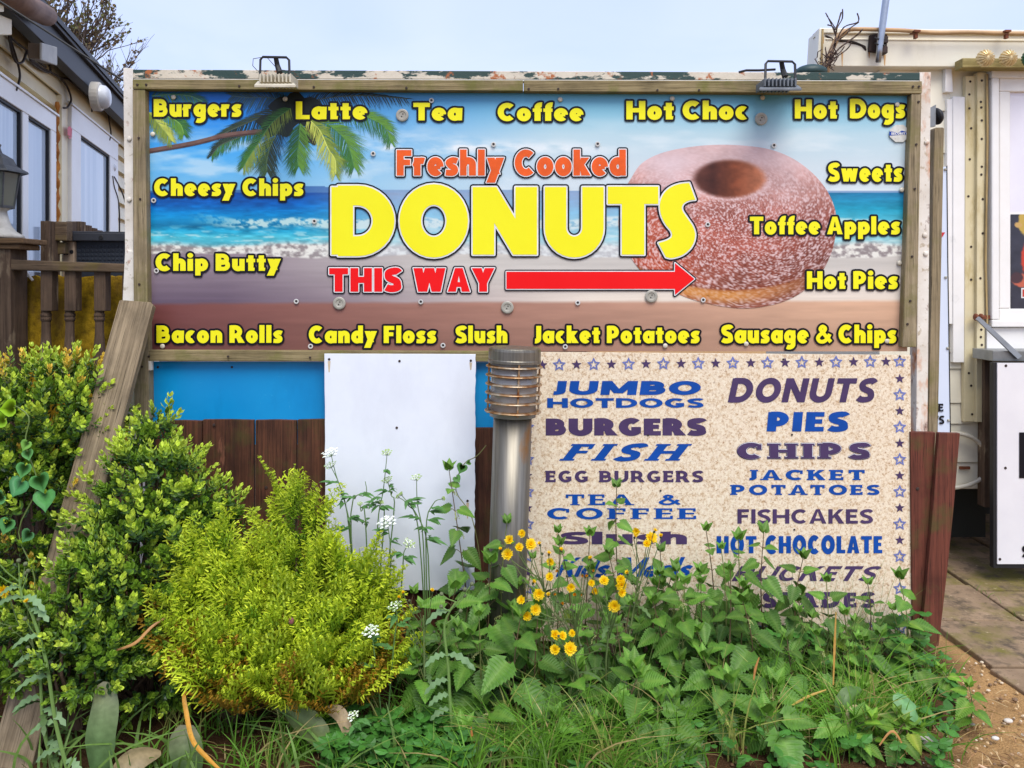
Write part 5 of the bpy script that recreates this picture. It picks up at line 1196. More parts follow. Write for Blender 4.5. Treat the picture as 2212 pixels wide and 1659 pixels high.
def conifer(label, cones, base_, seed, dens, group):
    rs = random.Random(seed); root = thing('golden_conifer', label, 'conifer', base_, group); mb = MB()
    for (x, ytop, ybot, Y, rb, k) in cones:
        top_, bot = np.array(P(x, ytop, Y)), np.array(P(x, ybot, Y)); H_ = top_[2]-bot[2]
        for q_ in range(int(dens*k)):
            t0 = 1-(1-q_/(dens*k))**.62; t0 = min(.985, max(0, t0+rs.uniform(-.04, .04))); az = 2.399*q_+rs.uniform(-.4, .4)
            if math.sin(az) > .55: continue
            rr = rb*(1-t0)**.8*min(1, .62+t0*3)*rs.uniform(.55, 1.18); o_ = np.array([math.cos(az), math.sin(az), 0])
            a_ = bot+np.array([0, 0, H_*max(0, t0-.10)]); e_ = bot+np.array([0, 0, H_*t0])+o_*rr+np.array([0, 0, rs.uniform(-.02, .03)]); bd = e_-a_; bl_ = np.linalg.norm(bd); bd /= bl_
            for m_ in range(6):
                u = .30+.70*(m_/5)**.8; p = a_+(e_-a_)*u+np.array([rs.uniform(-.018, .018), rs.uniform(-.018, .018), rs.uniform(-.02, .012)])
                d = bd*.55+np.array([0, 0, .95+.3*t0])+o_*.15+np.array([rs.uniform(-.42, .42), rs.uniform(-.42, .42), rs.uniform(-.3, .3)])
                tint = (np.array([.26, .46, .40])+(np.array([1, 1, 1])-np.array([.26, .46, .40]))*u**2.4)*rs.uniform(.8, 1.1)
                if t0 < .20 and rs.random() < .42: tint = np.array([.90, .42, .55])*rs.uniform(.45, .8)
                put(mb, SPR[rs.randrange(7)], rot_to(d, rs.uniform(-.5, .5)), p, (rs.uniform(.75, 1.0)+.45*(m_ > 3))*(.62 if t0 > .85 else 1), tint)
    mb.build('foliage', M_con, root); mb = MB()
    for (x, ytop, ybot, Y, rb, k) in cones:
        mb.tube([Vector(base_)-Vector((0, 0, .02)), P(x, ybot, Y), P(x, (ytop+ybot)/2, Y), P(x, ytop+18, Y)], [.016, .012, .008, .002], 6)
    mb.build('trunk', M_twig, root); return root
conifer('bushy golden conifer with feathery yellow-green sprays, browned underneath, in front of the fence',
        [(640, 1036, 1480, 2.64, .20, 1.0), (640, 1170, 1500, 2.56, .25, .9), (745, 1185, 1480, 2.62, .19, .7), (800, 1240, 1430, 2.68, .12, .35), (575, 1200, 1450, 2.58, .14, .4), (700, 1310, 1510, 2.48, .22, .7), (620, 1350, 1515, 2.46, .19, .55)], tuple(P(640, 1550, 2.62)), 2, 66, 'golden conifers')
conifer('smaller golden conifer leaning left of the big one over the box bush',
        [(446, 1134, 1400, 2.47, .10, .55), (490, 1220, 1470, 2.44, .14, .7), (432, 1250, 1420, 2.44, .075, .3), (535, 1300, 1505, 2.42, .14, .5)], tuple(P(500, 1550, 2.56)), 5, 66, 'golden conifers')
# --- nettles: serrated heart leaves in crossed pairs
def nettle_leaf(rs, teeth=11):
    N = teeth*2+1; V, C = [], []; base_c = nlin((78, 122, 44)); vein = nlin((106, 148, 64))
    mid = [(0, 0, 0)]
    cv = rs.uniform(.15, .5)
    def pt(t_, u):   # t along, u = -1..1 across
        wv = .41*(1-t_**1.7)**.95*min(1, t_*4.5+.42)*(1.10-.22*t_)
        return (u*wv, -cv*(t_**2)*.45+.16*abs(u)*wv*(1-.3*t_)+.006*math.sin(t_*teeth*2.0)*abs(u), t_)
    for i in range(N): t_ = i/(N-1); V.append(pt(t_, 0)); C.append(vein*.85)
    for s in (-1, 1):
        for i in range(N):
            t_ = i/(N-1); k = 1.0 if i % 2 else .80; x, y, z = pt(min(1, t_+.045*(i % 2)), s*k)
            zz = z-(.10 if i == 0 else 0); V.append((x if i else s*.10, y, zz)); C.append(base_c*rs.uniform(.92, 1.08))
    for s in (-1, 1):
        for i in range(N):
            t_ = i/(N-1); x, y, z = pt(t_, s*.45); V.append((x, y-.008*(1 if i % 2 else -1), z)); C.append(base_c*(1.03 if i % 2 else .96))
    F = []
    for si in range(2):
        m0, e0 = (3+si)*N, (1+si)*N
        for i in range(N-1):
            a = [(i, i+1, m0+i+1, m0+i), (m0+i, m0+i+1, e0+i+1, e0+i)]
            F += [q if si == 1 else q[::-1] for q in a]
    return np.array(V), np.array(F), np.array(C)
rs = random.Random(21); NL = [nettle_leaf(rs) for _ in range(6)]
def frame3(z, up):
    z = z/np.linalg.norm(z); y = up-z*np.dot(up, z); y /= np.linalg.norm(y)+1e-9; return np.stack([np.cross(y, z), y, z], 1)
def tassels(mb, p, az, n, rs, L=.035):
    for _ in range(n):
        a = az+rs.uniform(-.9, .9); q = np.array(p); d = np.array([math.cos(a), math.sin(a), .15]); l = L*rs.uniform(.6, 1.2); k = int(l/.0036)
        for i in range(k):
            d = d+np.array([rs.uniform(-.3, .3), rs.uniform(-.3, .3), -.22]); d /= np.linalg.norm(d); q = q+d*.0036
            c = nlin((176, 186, 116))*rs.uniform(.75, 1.1); r = rs.uniform(.0014, .0024); o = np.array([rs.uniform(-.0015, .0015) for _ in range(3)])
            v = np.array([(r, 0, 0), (-r, 0, 0), (0, r, 0), (0, -r, 0), (0, 0, r), (0, 0, -r)])+q+o
            mb.addnp(v, np.array([(0, 2, 4), (2, 1, 4), (1, 3, 4), (3, 0, 4), (2, 0, 5), (1, 2, 5), (3, 1, 5), (0, 3, 5)]), np.tile(c, (6, 1)))
NETCOUNT = [0]
def nettle(label, base_, tip, leafL, seed, pairs=7, tass=True, start=.25, hue=1.0, group='stinging nettles', warm=1.0):
    rs = random.Random(seed); root = thing('nettle', label, 'nettle', tuple(base_), group); B_, T_ = np.array(base_), np.array(tip)
    bend = np.array([rs.uniform(-.04, .04), rs.uniform(-.04, .04), 0]); pos = lambda t_: B_+(T_-B_)*t_+bend*math.sin(math.pi*t_)
    mb = MB(); sc = nlin((112, 120, 66)) if rs.random() < .6 else nlin((100, 84, 58))
    mb.tube([Vector(pos(t_)) for t_ in np.linspace(-.02, 1, 9)], [.0036-.0022*t_ for t_ in np.linspace(0, 1, 9)], 5, 0, sc); lv = MB(); az0 = rs.uniform(0, 3.14)
    for k in range(pairs):
        t_ = start+(1-start)*k/(pairs-1); p = pos(t_); sz = leafL*(1.0-.64*((k/(pairs-1))**1.6))*(.75+.25*min(1, k/1.5))
        for j in range(2 if k < pairs-1 else 4):
            az = az0+(k % 2)*math.pi/2+j*math.pi/(1 if k < pairs-1 else 2)+rs.uniform(-.35, .35); dr = rs.uniform(.05, .85) if k < pairs-1 else -1.0
            if k == pairs-2: dr = rs.uniform(-.5, .2)
            o = np.array([math.cos(az), math.sin(az), 0]); pet = p+(o*.8+np.array([0, 0, .5]))*sz*.30*(1 if k < pairs-1 else .2)
            mb.tube([Vector(p), Vector((p+pet)/2+np.array([0, 0, .003])), Vector(pet)], .0011, 4, 0, sc*1.1)
            d = o*math.cos(dr)-np.array([0, 0, math.sin(dr)]); upv = np.array([0, 0, .9])+o*(.7 if dr > 0 else -.5)+np.array([rs.uniform(-.35, .35), -.55, 0])
            br = rs.uniform(.62, 1.18); new = k/(pairs-1)
            tint = np.array([1+.60*new*warm, 1+.45*new, 1+.10*new])*br*hue*(np.array([1.25, 1.12, .85]) if 'young' in label else 1)
            tint = tint*np.array([1.9, 1.25, .8]) if (k < 2 and rs.random() < .10) else tint; v, f, c = NL[rs.randrange(6)]; put(lv, (v, f, c), frame3(d, upv), pet, sz*rs.uniform(.85, 1.12), tint)
        if tass and .30 < t_ < .93: ts = MB(); tassels(ts, p, rs.uniform(0, 6.28), rs.randrange(3, 7), rs, .035 if t_ > .5 else .05); ts.build('flower_tassel', M_stem, root)
    mb.build('stem', M_stem, root); lv.build('leaves', M_leaf, root)
    return root
def gp(x, Y, dx=0): q = P(x, 0, Y); return (q.x+dx, Y, .0)
spec = [ # tip px x,y ; depth ; base px x ; leaf length ; label ; pairs
 (1332, 1052, 2.84, 1372, .075, 'tallest nettle, its thin tip crossing the words TEA & COFFEE', 9, True),
 (970, 1015, 2.84, 1030, .085, 'tall nettle with tassels rising over the right edge of the blank panel', 9, True),
 (1095, 1130, 2.66, 1105, .08, 'nettle pressed against the foot of the steel bollard', 7, True),
 (1205, 1150, 2.74, 1215, .07, 'nettle with small dark top beside the word Slush, left end', 6, False),
 (1315, 1195, 2.72, 1320, .07, 'short nettle in the middle of the words Kids Meals', 6, False),
 (1525, 1145, 2.80, 1520, .07, 'slender nettle standing at the right end of the word Slush', 7, False),
 (1595, 1165, 2.74, 1590, .09, 'nettle between Slush and HOT CHOCOLATE with a pale tip', 7, True),
 (1650, 1150, 2.82, 1665, .085, 'tall nettle covering the gap in the words HOT CHOCOLATE', 8, False),
 (1735, 1205, 2.80, 1745, .085, 'nettle over the middle letters of the word BUCKETS', 7, False),
 (1480, 1260, 2.62, 1490, .09, 'leafy nettle directly under the Kids Meals lettering', 6, True),
 (1605, 1300, 2.62, 1600, .10, 'broad-leaved nettle beside the start of the word SPADES', 6, True),
 (1410, 1300, 2.66, 1420, .09, 'nettle in deep shade just right of the largest yellow flower', 6, False),
 (1060, 1215, 2.64, 1050, .11, 'dark broad nettle between the bollard and the blank panel', 6, True),
 (985, 1270, 2.62, 985, .11, 'large-leaved nettle below the bottom edge of the blank panel', 6, False),
 (1125, 1330, 2.50, 1120, .12, 'nettle with very large leaves left of the lower yellow flowers', 5, False),
 (900, 1420, 2.50, 905, .09, 'nettle with pale tassels growing at the right side of the conifer', 6, True),
 (1000, 1380, 2.54, 1000, .10, 'nettle standing between the conifer and the large-leaved nettles', 6, True),
 (1245, 1440, 2.46, 1240, .11, 'drooping nettle leaning below the lowest yellow flower', 5, True),
 (1370, 1440, 2.44, 1365, .115, 'big drooping nettle with tassels in front of the yellow-flowered weeds', 5, True),
 (1520, 1420, 2.52, 1525, .10, 'nettle with scalloped leaves at the middle of the weed bank', 6, False),
 (1700, 1380, 2.60, 1705, .085, 'nettle beneath the bottom row of stars on the menu board', 6, False),
 (1575, 1470, 2.46, 1575, .10, 'nettle with yellowish tassels in front of the dead tulip stalk', 5, True),
 (1330, 1530, 2.40, 1330, .12, 'very broad nettle at the bottom middle with bluish leaves', 5, True),
 (1450, 1545, 2.38, 1460, .12, 'broad nettle spreading at the bottom right of the bare soil', 5, False),
 (1655, 1540, 2.38, 1650, .125, 'large crinkled nettle at the bottom near the tulip leaf', 4, False),
 (1040, 1520, 2.42, 1050, .115, 'nettle with yellow tassels at the bottom left of the bare soil', 5, True),
 (1000, 1580, 2.36, 1005, .11, 'lowest nettle at the bottom edge below the conifer', 4, True),
 (1850, 1555, 2.38, 1850, .11, 'large flat nettle by the sandy path at the bottom', 4, False),
 (1945, 1315, 2.82, 1930, .055, 'young bright nettle in front of the bottom right star', 5, False),
]
for i, (tx, ty, Y, bx_, L_, lb, pr, ts_) in enumerate(spec):
    nettle(lb, gp(bx_, Y+.02), P(tx, ty, Y), L_*1.42, 100+i, pr, ts_, .22, .92 if i % 3 else 1.05)
rs = random.Random(77)
fill = [('low nettle crowded under the menu board among other nettles', 1380, 1960, 2.66, 2.9, .14, .40, 26, .08), ('low nettle crowded between the conifer and the bollard', 880, 1160, 2.5, 2.85, .14, .42, 16, .085),
        ('low nettle among grass along the bottom middle of the bank', 1180, 1700, 2.34, 2.62, .06, .22, 20, .095), ('young bright nettle spreading onto the sandy path at the right', 1800, 2090, 2.36, 2.78, .05, .16, 20, .065),
        ('shaded nettle among the stalks of the yellow flowers', 1080, 1560, 2.60, 2.88, .26, .56, 26, .07)]
for lb, xa, xb, Ya, Yb_, ha, hb, n_, L_ in fill:
    for k in range(n_):
        Y = rs.uniform(Ya, Yb_); x = rs.uniform(xa, xb); q = gp(x, Y); t_ = Vector((q[0]+rs.uniform(-.03, .03), Y-rs.uniform(0, .03), rs.uniform(ha, hb)))
        if x > 1830 and Y < 2.5 and x > 2010: continue
        nettle(lb, q, t_, L_*1.38*rs.uniform(.75, 1.15), rs.randrange(9999), rs.choice((4, 5)), rs.random() < .25, .3, rs.uniform(.85, 1.1)*(1.12 if 'young' in lb else 1), lb.replace('low nettle ', 'low nettles ').replace('young bright nettle', 'young bright nettles').replace('shaded nettle ', 'shaded nettles '))
# --- yellow hawkweed: branching stalks with ray flowers
def ray_flower(rs, r=.013, rays=22, shut=0):
    V, F, C, n = [], [], [], 0; y1, y2 = nlin((255, 222, 6)), nlin((246, 176, 4))
    for ring_, (k, rr, el) in enumerate(((rays, 1, .25), (int(rays*.7), .72, .6), (int(rays*.45), .42, 1.0))):
        for i in range(k):
            a = 2*math.pi*i/k+ring_*.2+rs.uniform(-.08, .08); el_ = el+shut+rs.uniform(-.15, .15); l = r*rr*rs.uniform(.88, 1.08); w = r*.135
            d = np.array([math.cos(a)*math.cos(el_), math.sin(a)*math.cos(el_), math.sin(el_)]); s = np.array([-math.sin(a), math.cos(a), 0]); b0 = np.array([0, 0, .0015*ring_])
            v = np.array([b0-s*w*.5, b0+s*w*.5, b0+d*l*.75+s*w, b0+d*l-s*0, b0+d*l*.75-s*w]); V.append(v); C.append(np.stack([y2, y2, y1, y1, y1])*rs.uniform(.93, 1.05)); F.append((n, n+1, n+2, n+3, n+4)); n += 5
    return np.concatenate(V), F, np.concatenate(C)
def bud(mb, p, d, r, col):
    q = Vector(d).to_track_quat('Z', 'Y').to_matrix().to_4x4(); mb.lathe([(r*.35, -r*1.9), (r*.95, -r*1.2), (r, -r*.5), (r*.75, 0)], Matrix.Translation(Vector(p)) @ q, 8, 0, col)
def z5(x, y): return (973.3+x*.2934, 1017.5+y*.2934)
def hawkweed(label, base_, trunk_top, fl_, Y, seed):
    rs = random.Random(seed); root = thing('hawkweed', label, 'flowering weed', base_, 'yellow hawkweed plants'); mb = MB(); gs = nlin((104, 122, 70)); T_ = P(*trunk_top, Y); B_ = Vector(base_)
    mb.tube([B_-Vector((0, 0, .02)), B_.lerp(T_, .5)+Vector((rs.uniform(-.02, .02), -.01, 0)), T_], [.0042, .0034, .0026], 6, 0, gs)
    for (x, y, kind) in fl_:
        px_, py_ = z5(x, y); p = P(px_, py_, Y-.03+rs.uniform(-.05, .03)); t_ = rs.uniform(.62, 1.0); s_ = B_.lerp(T_, t_)
        m_ = s_.lerp(p, .55)+Vector((0, 0, -.012)); e = p-m_; fd = Vector((rs.uniform(-.4, .4), -1, rs.uniform(.0, .9)))
        if kind == 's': fd = Vector((rs.uniform(-.5, .5), -.5, 1))
        fd.normalize(); k_ = p-fd*.012
        mb.tube([s_, m_, k_], [.0020, .0016, .0013], 5, 0, gs)
        r = rs.uniform(.82, 1.14)*{'b': .0205, 'm': .0160, 's': .0105, 'd': .0095}[kind]
        M3 = rot_to(np.array(fd), rs.uniform(0, 6)); f = MB(); bd_ = MB(); bud(bd_, k_+fd*.009, fd, .0042 if kind != 'd' else .005, nlin((72, 84, 52))); V, F_, C = ray_flower(rs, r, 20 if kind in 'bm' else 12, {'b': 0, 'm': .15, 's': .55, 'd': .8}[kind])
        if kind == 'd': C = C*np.array([.72, .42, .6])
        putl(f, (V, F_, C), M3, np.array(k_+fd*.010), 1, (1, 1, 1)); bd_.build('calyx', M_stem, f.build('flower', M_petal, root))
    for _ in range(7):   # closed buds
        s_ = B_.lerp(T_, rs.uniform(.6, 1)); p = s_+Vector((rs.uniform(-.09, .09), rs.uniform(-.05, .02), rs.uniform(.03, .10))); mb.tube([s_, s_.lerp(p, .5)+Vector((0, 0, -.006)), p], .0012, 4, 0, gs); bud(mb, p, (p-s_), .0045, nlin((78, 84, 58)))
    mb.build('stem', M_stem, root)
    lv = MB()
    for _ in range(9):   # ragged narrow leaves
        t_ = rs.uniform(0, .8); p = np.array(B_.lerp(T_, t_)); a = rs.uniform(0, 6.28); o = np.array([math.cos(a), math.sin(a), .5]); l = rs.uniform(.05, .11)*(1.2-t_*.6)
        pts = [p+o*l*u+np.array([0, 0, -.7*l*u*u]) for u in np.linspace(0, 1, 9)]; v, f_ = quadstrip(pts, [.002, .009, .004, .012, .005, .011, .004, .007, .001], np.array([0, 0, 1.])+.3*o); lv.addnp(v, np.array(f_), np.tile(nlin((96, 124, 72))*rs.uniform(.8, 1.1), (len(v), 1)))
    lv.build('leaves', M_leaf, root); return root
hawkweed('yellow-flowered weed whose blooms crowd in front of the bollard', gp(1235, 2.62), (1170, 1250), [(525, 460, 'm'), (433, 508, 'm'), (418, 612, 'b'), (505, 563, 'm'), (590, 540, 'b'), (368, 575, 's'), (655, 535, 's'), (725, 605, 's'), (735, 668, 'm'), (815, 580, 's'), (612, 818, 's'), (520, 950, 'm')], 2.56, 1)
hawkweed('yellow-flowered weed with brown spent heads in the middle of the bank', gp(1270, 2.58), (1235, 1320), [(730, 780, 'm'), (650, 908, 'b'), (720, 912, 's'), (765, 905, 'd'), (625, 1022, 'b'), (562, 1068, 'm'), (885, 858, 'm'), (915, 910, 'd'), (970, 910, 'd'), (820, 975, 'd'), (1030, 640, 's'), (785, 735, 'd'), (970, 770, 'd'), (998, 772, 'd')], 2.52, 2)
hawkweed('yellow-flowered weed with the biggest blooms below the Kids Meals lettering', gp(1310, 2.60), (1320, 1300), [(1037, 825, 'm'), (1130, 805, 'b'), (1252, 800, 'b'), (1258, 840, 'b'), (1262, 895, 'm'), (1050, 900, 'd'), (1065, 885, 'm'), (1205, 995, 'b'), (1300, 750, 's'), (1050, 735, 'd')], 2.52, 3)
hawkweed('yellow-flowered weed reaching up over the word Slush', gp(1345, 2.66), (1385, 1215), [(1368, 443, 'm'), (1358, 482, 's'), (1480, 492, 'b'), (1445, 535, 'm'), (1505, 440, 's'), (1548, 478, 's')], 2.62, 4)
hawkweed('low yellow-flowered weed with a row of three small blooms', gp(1265, 2.50), (1240, 1410), [(770, 1205, 'm'), (825, 1213, 'm'), (895, 1195, 'm'), (880, 1308, 'b'), (770, 1315, 'm')], 2.42, 5)
hawkweed('thin weed with one yellow bloom at the far left edge of the bed', gp(112, 2.30), (60, 1330), [(-3290, 885, 'b'), (-3120, 960, 's')], 2.30, 6)
hawkweed('weedy stalk with two tiny yellow heads beside the conifer', gp(930, 2.50), (915, 1330), [(-350, 895, 's'), (-135, 880, 's'), (-380, 930, 's')], 2.48, 7)
# --- cow parsley
def umbel(mb, fl_, p, d, r, rs, white):
    q = np.array(p); d = np.array(d)/np.linalg.norm(d); M3 = rot_to(d, 0); gs = nlin((112, 138, 82)); n = int(9+r*220)
    for i in range(n):
        a = 2.399*i; rr = r*math.sqrt((i+.5)/n); e = q+M3 @ np.array([rr*math.cos(a), rr*math.sin(a), r*.55*(1-.35*(rr/r)**2)]); mb.tube([Vector(q), Vector(q*.45+e*.55+M3 @ np.array([rr*.2*math.cos(a), rr*.2*math.sin(a), 0])), Vector(e)], .0007, 4, 0, gs)
        for k in range(9):
            a2 = 2.399*k; r2 = r*.17*math.sqrt((k+.5)/9); c_ = e+M3 @ np.array([r2*math.cos(a2), r2*math.sin(a2), .004+.002*rs.random()]); s_ = rs.uniform(.0016, .0026)
            v = np.array([M3 @ np.array([s_*math.cos(b_), s_*math.sin(b_), 0]) for b_ in np.linspace(0, 6.28, 6)[:-1]])+c_
            cc = nlin((236, 240, 230)) if rs.random() < white else nlin((150, 176, 104)); fl_.addnp(v, np.array([(0, 1, 2, 2)])[:, :3], np.tile(cc, (5, 1))); fl_.F[-1] = tuple(fl_.n-5+j for j in range(5))
def parsley(label, base_, stems, Y, seed):
    rs = random.Random(seed); root = thing('cow_parsley', label, 'wild flower', base_, 'cow parsley plants'); mb, fl_, lv = MB(), MB(), MB(); gs = nlin((92, 122, 66)); B_ = Vector(base_)
    for (pts, r, w_) in stems:
        pp = [B_+Vector((rs.uniform(-.01, .01), 0, -.02))]+[P(x, y, Y) for x, y in pts]; pp = [Vector(p) for p in crom([tuple(p) for p in pp], 4)]
        mb.tube(pp, list(np.linspace(.0030, .0013, len(pp))), 5, 0, gs); d = (pp[-1]-pp[-2]).normalized()+Vector((0, -.45, .3))
        if r: fl_ = MB(); umbel(mb, fl_, pp[-1], d, r, rs, w_); fl_.build('flower_head', M_flor, root)
        for _ in range(3):
            i = rs.randrange(len(pp)//3, len(pp)-2); p = np.array(pp[i]); a = rs.uniform(0, 6.28); o = np.array([math.cos(a), math.sin(a)*.6, .25])
            for k in range(5):
                o2 = o+np.array([rs.uniform(-.6, .6), rs.uniform(-.4, .4), rs.uniform(-.5, .3)]); l = rs.uniform(.02, .045); s0_ = p+o*.025*(k/4)
                v, f_ = quadstrip([s0_+o2*l*u+np.array([0, 0, -.4*l*u*u]) for u in np.linspace(0, 1, 5)], [.001, .0065, .007, .004, .0008], np.array([0, -.4, 1.])); lv.addnp(v, np.array(f_), np.tile(nlin((84, 132, 66))*rs.uniform(.8, 1.2), (len(v), 1)))
    mb.build('stem', M_stem, root); lv.build('leaves', M_leaf, root); return root
parsley('cow parsley with a white flower head over the left edge of the blank panel', gp(775, 2.86), [([(760, 1180), (745, 1085), (727, 1030), (716, 985)], .032, .95), ([(755, 1150), (738, 1060), (716, 1010)], .022, .35), ([(758, 1110), (790, 1070), (789, 1040)], 0, 0)], 2.82, 1)
parsley('tall cow parsley with green heads in the middle of the blank panel', gp(800, 2.84), [([(815, 1150), (828, 1060), (836, 983)], .020, .1), ([(790, 1130), (780, 1105), (778, 1092)], .010, .1), ([(850, 1120), (845, 1070), (838, 1042)], .020, .15), ([(830, 1130), (820, 1100), (822, 1088)], .010, 0)], 2.80, 2)
parsley('cow parsley with a broad white head low on the blank panel', gp(845, 2.78), [([(843, 1200), (841, 1160), (838, 1136)], .035, .9), ([(870, 1230), (872, 1195), (880, 1180)], .024, .3)], 2.72, 3)
parsley('cow parsley with arching stems at the right of the blank panel', gp(925, 2.82), [([(915, 1180), (902, 1090), (900, 1037)], .020, .25), ([(925, 1200), (905, 1120), (868, 1070)], .009, 0), ([(920, 1160), (935, 1090), (955, 1078)], .008, 0), ([(905, 1150), (880, 1090), (862, 1075)], .009, 0)], 2.78, 4)
parsley('cow parsley with a white head beside the lower right of the conifer', gp(830, 2.46), [([(812, 1440), (806, 1390), (803, 1372)], .028, .75), ([(850, 1400), (858, 1340), (855, 1316)], .022, .3)], 2.42, 5)
parsley('small cow parsley with pale buds near the bottom under the conifer', gp(770, 2.34), [([(765, 1600), (768, 1570), (764, 1552)], .018, .6), ([(790, 1620), (835, 1640), (850, 1628)], .010, .2)], 2.32, 6)
# --- broad leaves: tulips, bindweed, docks
def broad(mb, pts, w, col, nrm=(0, -1, .3), fold=.25, col2=None):
    pts = np.array(crom([tuple(p) for p in pts], 6)); n = len(pts); nrm = np.array(nrm, float); V, C = [], []; col = np.array(col); col2 = col if col2 is None else np.array(col2)
    for i, p in enumerate(pts):
        t_ = i/(n-1); d = pts[min(i+1, n-1)]-pts[max(i-1, 0)]; s = np.cross(d, nrm); s /= np.linalg.norm(s)+1e-9; ww = np.interp(t_, np.linspace(0, 1, len(w)), w); nn_ = np.cross(s, d); nn_ /= np.linalg.norm(nn_)+1e-9
        for u in (-1, -.5, 0, .5, 1): V.append(p+s*ww*u+nn_*ww*fold*abs(u)*(-1)); C.append((col+(col2-col)*t_)*(1.0 if u else 1.15)*(1+.08*math.sin(i*2.1+u*5)))
    F = [(5*i+j, 5*i+j+1, 5*i+j+6, 5*i+j+5) for i in range(n-1) for j in range(4)]; mb.addnp(np.array(V), np.array(F), np.array(C))
G_T, G_T2 = nlin((100, 140, 82)), nlin((150, 146, 112)); M_tul = leafmat('tulip_leaf', .4, .18)
def one(name, label, cat, fn, mat_=None, group=None):
    mb = MB(); fn(mb); o = mb.build(name, mat_ or M_tul, smooth=True); return tag(o, label, cat, group)
one('tulip_leaf', 'broad grey-green tulip leaf standing upright below the box bush at the lower left', 'leaf', lambda m_: broad(m_, [P(212, 1680, 2.28), P(212, 1600, 2.26), P(222, 1540, 2.27), P(222, 1500, 2.29), P(214, 1478, 2.30)], [.022, .046, .044, .040, .032, .012], G_T, col2=G_T2*.8), group='tulip leaves')
one('tulip_leaf', 'broad tulip leaf with a hole beside the orange dry leaf', 'leaf', lambda m_: broad(m_, [P(405, 1690, 2.30), P(400, 1640, 2.29), P(396, 1600, 2.30), P(402, 1566, 2.32)], [.03, .048, .05, .045, .02], G_T*.9, col2=G_T2*.75), group='tulip leaves')
one('tulip_leaf', 'pinkish brown tulip leaf lying at the bottom edge', 'leaf', lambda m_: broad(m_, [P(232, 1680, 2.22), P(270, 1650, 2.24), P(310, 1630, 2.27), P(348, 1625, 2.30)], [.01, .04, .045, .03, .008], nlin((156, 138, 104)), nrm=(0, -.5, 1)), group='tulip leaves')
one('tulip_leaf', 'curved tulip leaf drooping under the browned base of the conifer', 'leaf', lambda m_: broad(m_, [P(610, 1530, 2.40), P(640, 1545, 2.37), P(690, 1590, 2.34), P(712, 1640, 2.33)], [.008, .03, .04, .03, .006], nlin((112, 128, 74)), nrm=(0, -1, .4)), group='tulip leaves')
one('tulip_leaf', 'withered beige tulip leaf hanging beside the conifer base', 'leaf', lambda m_: broad(m_, [P(700, 1532, 2.36), P(735, 1545, 2.34), P(752, 1590, 2.32), P(760, 1648, 2.31)], [.006, .022, .018, .010, .003], nlin((176, 152, 116)), nrm=(.2, -1, .2)), group='tulip leaves')
one('tulip_leaf', 'dark green tulip leaf cupped beside the dead stalk under the menu board', 'leaf', lambda m_: broad(m_, [P(1845, 1590, 2.42), P(1830, 1545, 2.42), P(1838, 1510, 2.44), P(1862, 1490, 2.47)], [.008, .026, .034, .030, .008], nlin((84, 116, 52)), fold=.6), group='tulip leaves')
one('tulip_leaf', 'oval green tulip leaf with a small hole near the sandy path', 'leaf', lambda m_: broad(m_, [P(1990, 1560, 2.40), P(1975, 1540, 2.39), P(1950, 1515, 2.42), P(1935, 1498, 2.44)], [.008, .022, .030, .028, .010], nlin((110, 158, 98)), nrm=(0, -.6, .8)), group='tulip leaves')
one('dead_stalk', 'cut beige tulip stalk curled over in the grass right of centre', 'stalk', lambda m_: broad(m_, [P(1838, 1610, 2.40), P(1832, 1570, 2.39), P(1838, 1540, 2.39), P(1850, 1532, 2.41), P(1862, 1540, 2.42)], [.014, .012, .012, .012, .008], nlin((190, 176, 122)), fold=.4))
one('dead_stalk', 'pale thin stalk lying across the grass beside the oval tulip leaf', 'stalk', lambda m_: broad(m_, [P(1866, 1552, 2.40), P(1900, 1545, 2.41), P(1968, 1532, 2.43)], [.004, .004, .003], nlin((150, 160, 88)), nrm=(0, -1, .5)))
one('dry_leaf', 'yellow-orange dried strap leaf bent down at the lower left', 'leaf', lambda m_: broad(m_, [P(420, 1502, 2.34), P(398, 1500, 2.31), P(402, 1540, 2.28), P(416, 1600, 2.25), P(450, 1640, 2.23), P(482, 1668, 2.21)], [.003, .006, .007, .007, .006, .002], nlin((222, 160, 60))), group='dry strap leaves')
one('dry_leaf', 'long tan dried leaf slanting across the dark gap below the box bush', 'leaf', lambda m_: broad(m_, [P(236, 1408, 2.32), P(290, 1390, 2.33), P(330, 1352, 2.36), P(376, 1323, 2.40)], [.002, .0045, .004, .0015], nlin((206, 150, 92))), group='dry strap leaves')
for k, (lb, pp, cc) in enumerate([('orange dried blade in the grass under the conifer right side', [(1030, 1610), (1020, 1590), (1018, 1570)], (216, 140, 80)), ('straw coloured upright blade before the bottom row of stars', [(1700, 1470), (1702, 1400), (1806, 1322)], (0, 0, 0)),
    ('pinkish dried leaf lying at the bottom centre of the bare soil', [(1440, 1600), (1455, 1630), (1475, 1662)], (196, 148, 120)), ('tan dry spike standing under the word SPADES', [(1628, 1470), (1632, 1445), (1640, 1420)], (200, 140, 84)), ('yellow dry blade in the grass left of the dead stalk', [(1700, 1530), (1745, 1505), (1785, 1490)], (214, 176, 92)), ('orange dry blade below the oval tulip leaf', [(1900, 1610), (1930, 1580), (1960, 1630)], (206, 150, 92))]):
    if cc == (0, 0, 0): pp, cc = [(1800, 1480), (1803, 1400), (1806, 1322)], (206, 160, 84)
    one('dry_leaf', lb, 'leaf', lambda m_, pp=pp, cc=cc: broad(m_, [P(x, y, 2.42 if y < 1560 else 2.32) for x, y in pp], [.002, .004, .0015], nlin(cc)), group='dry strap leaves')
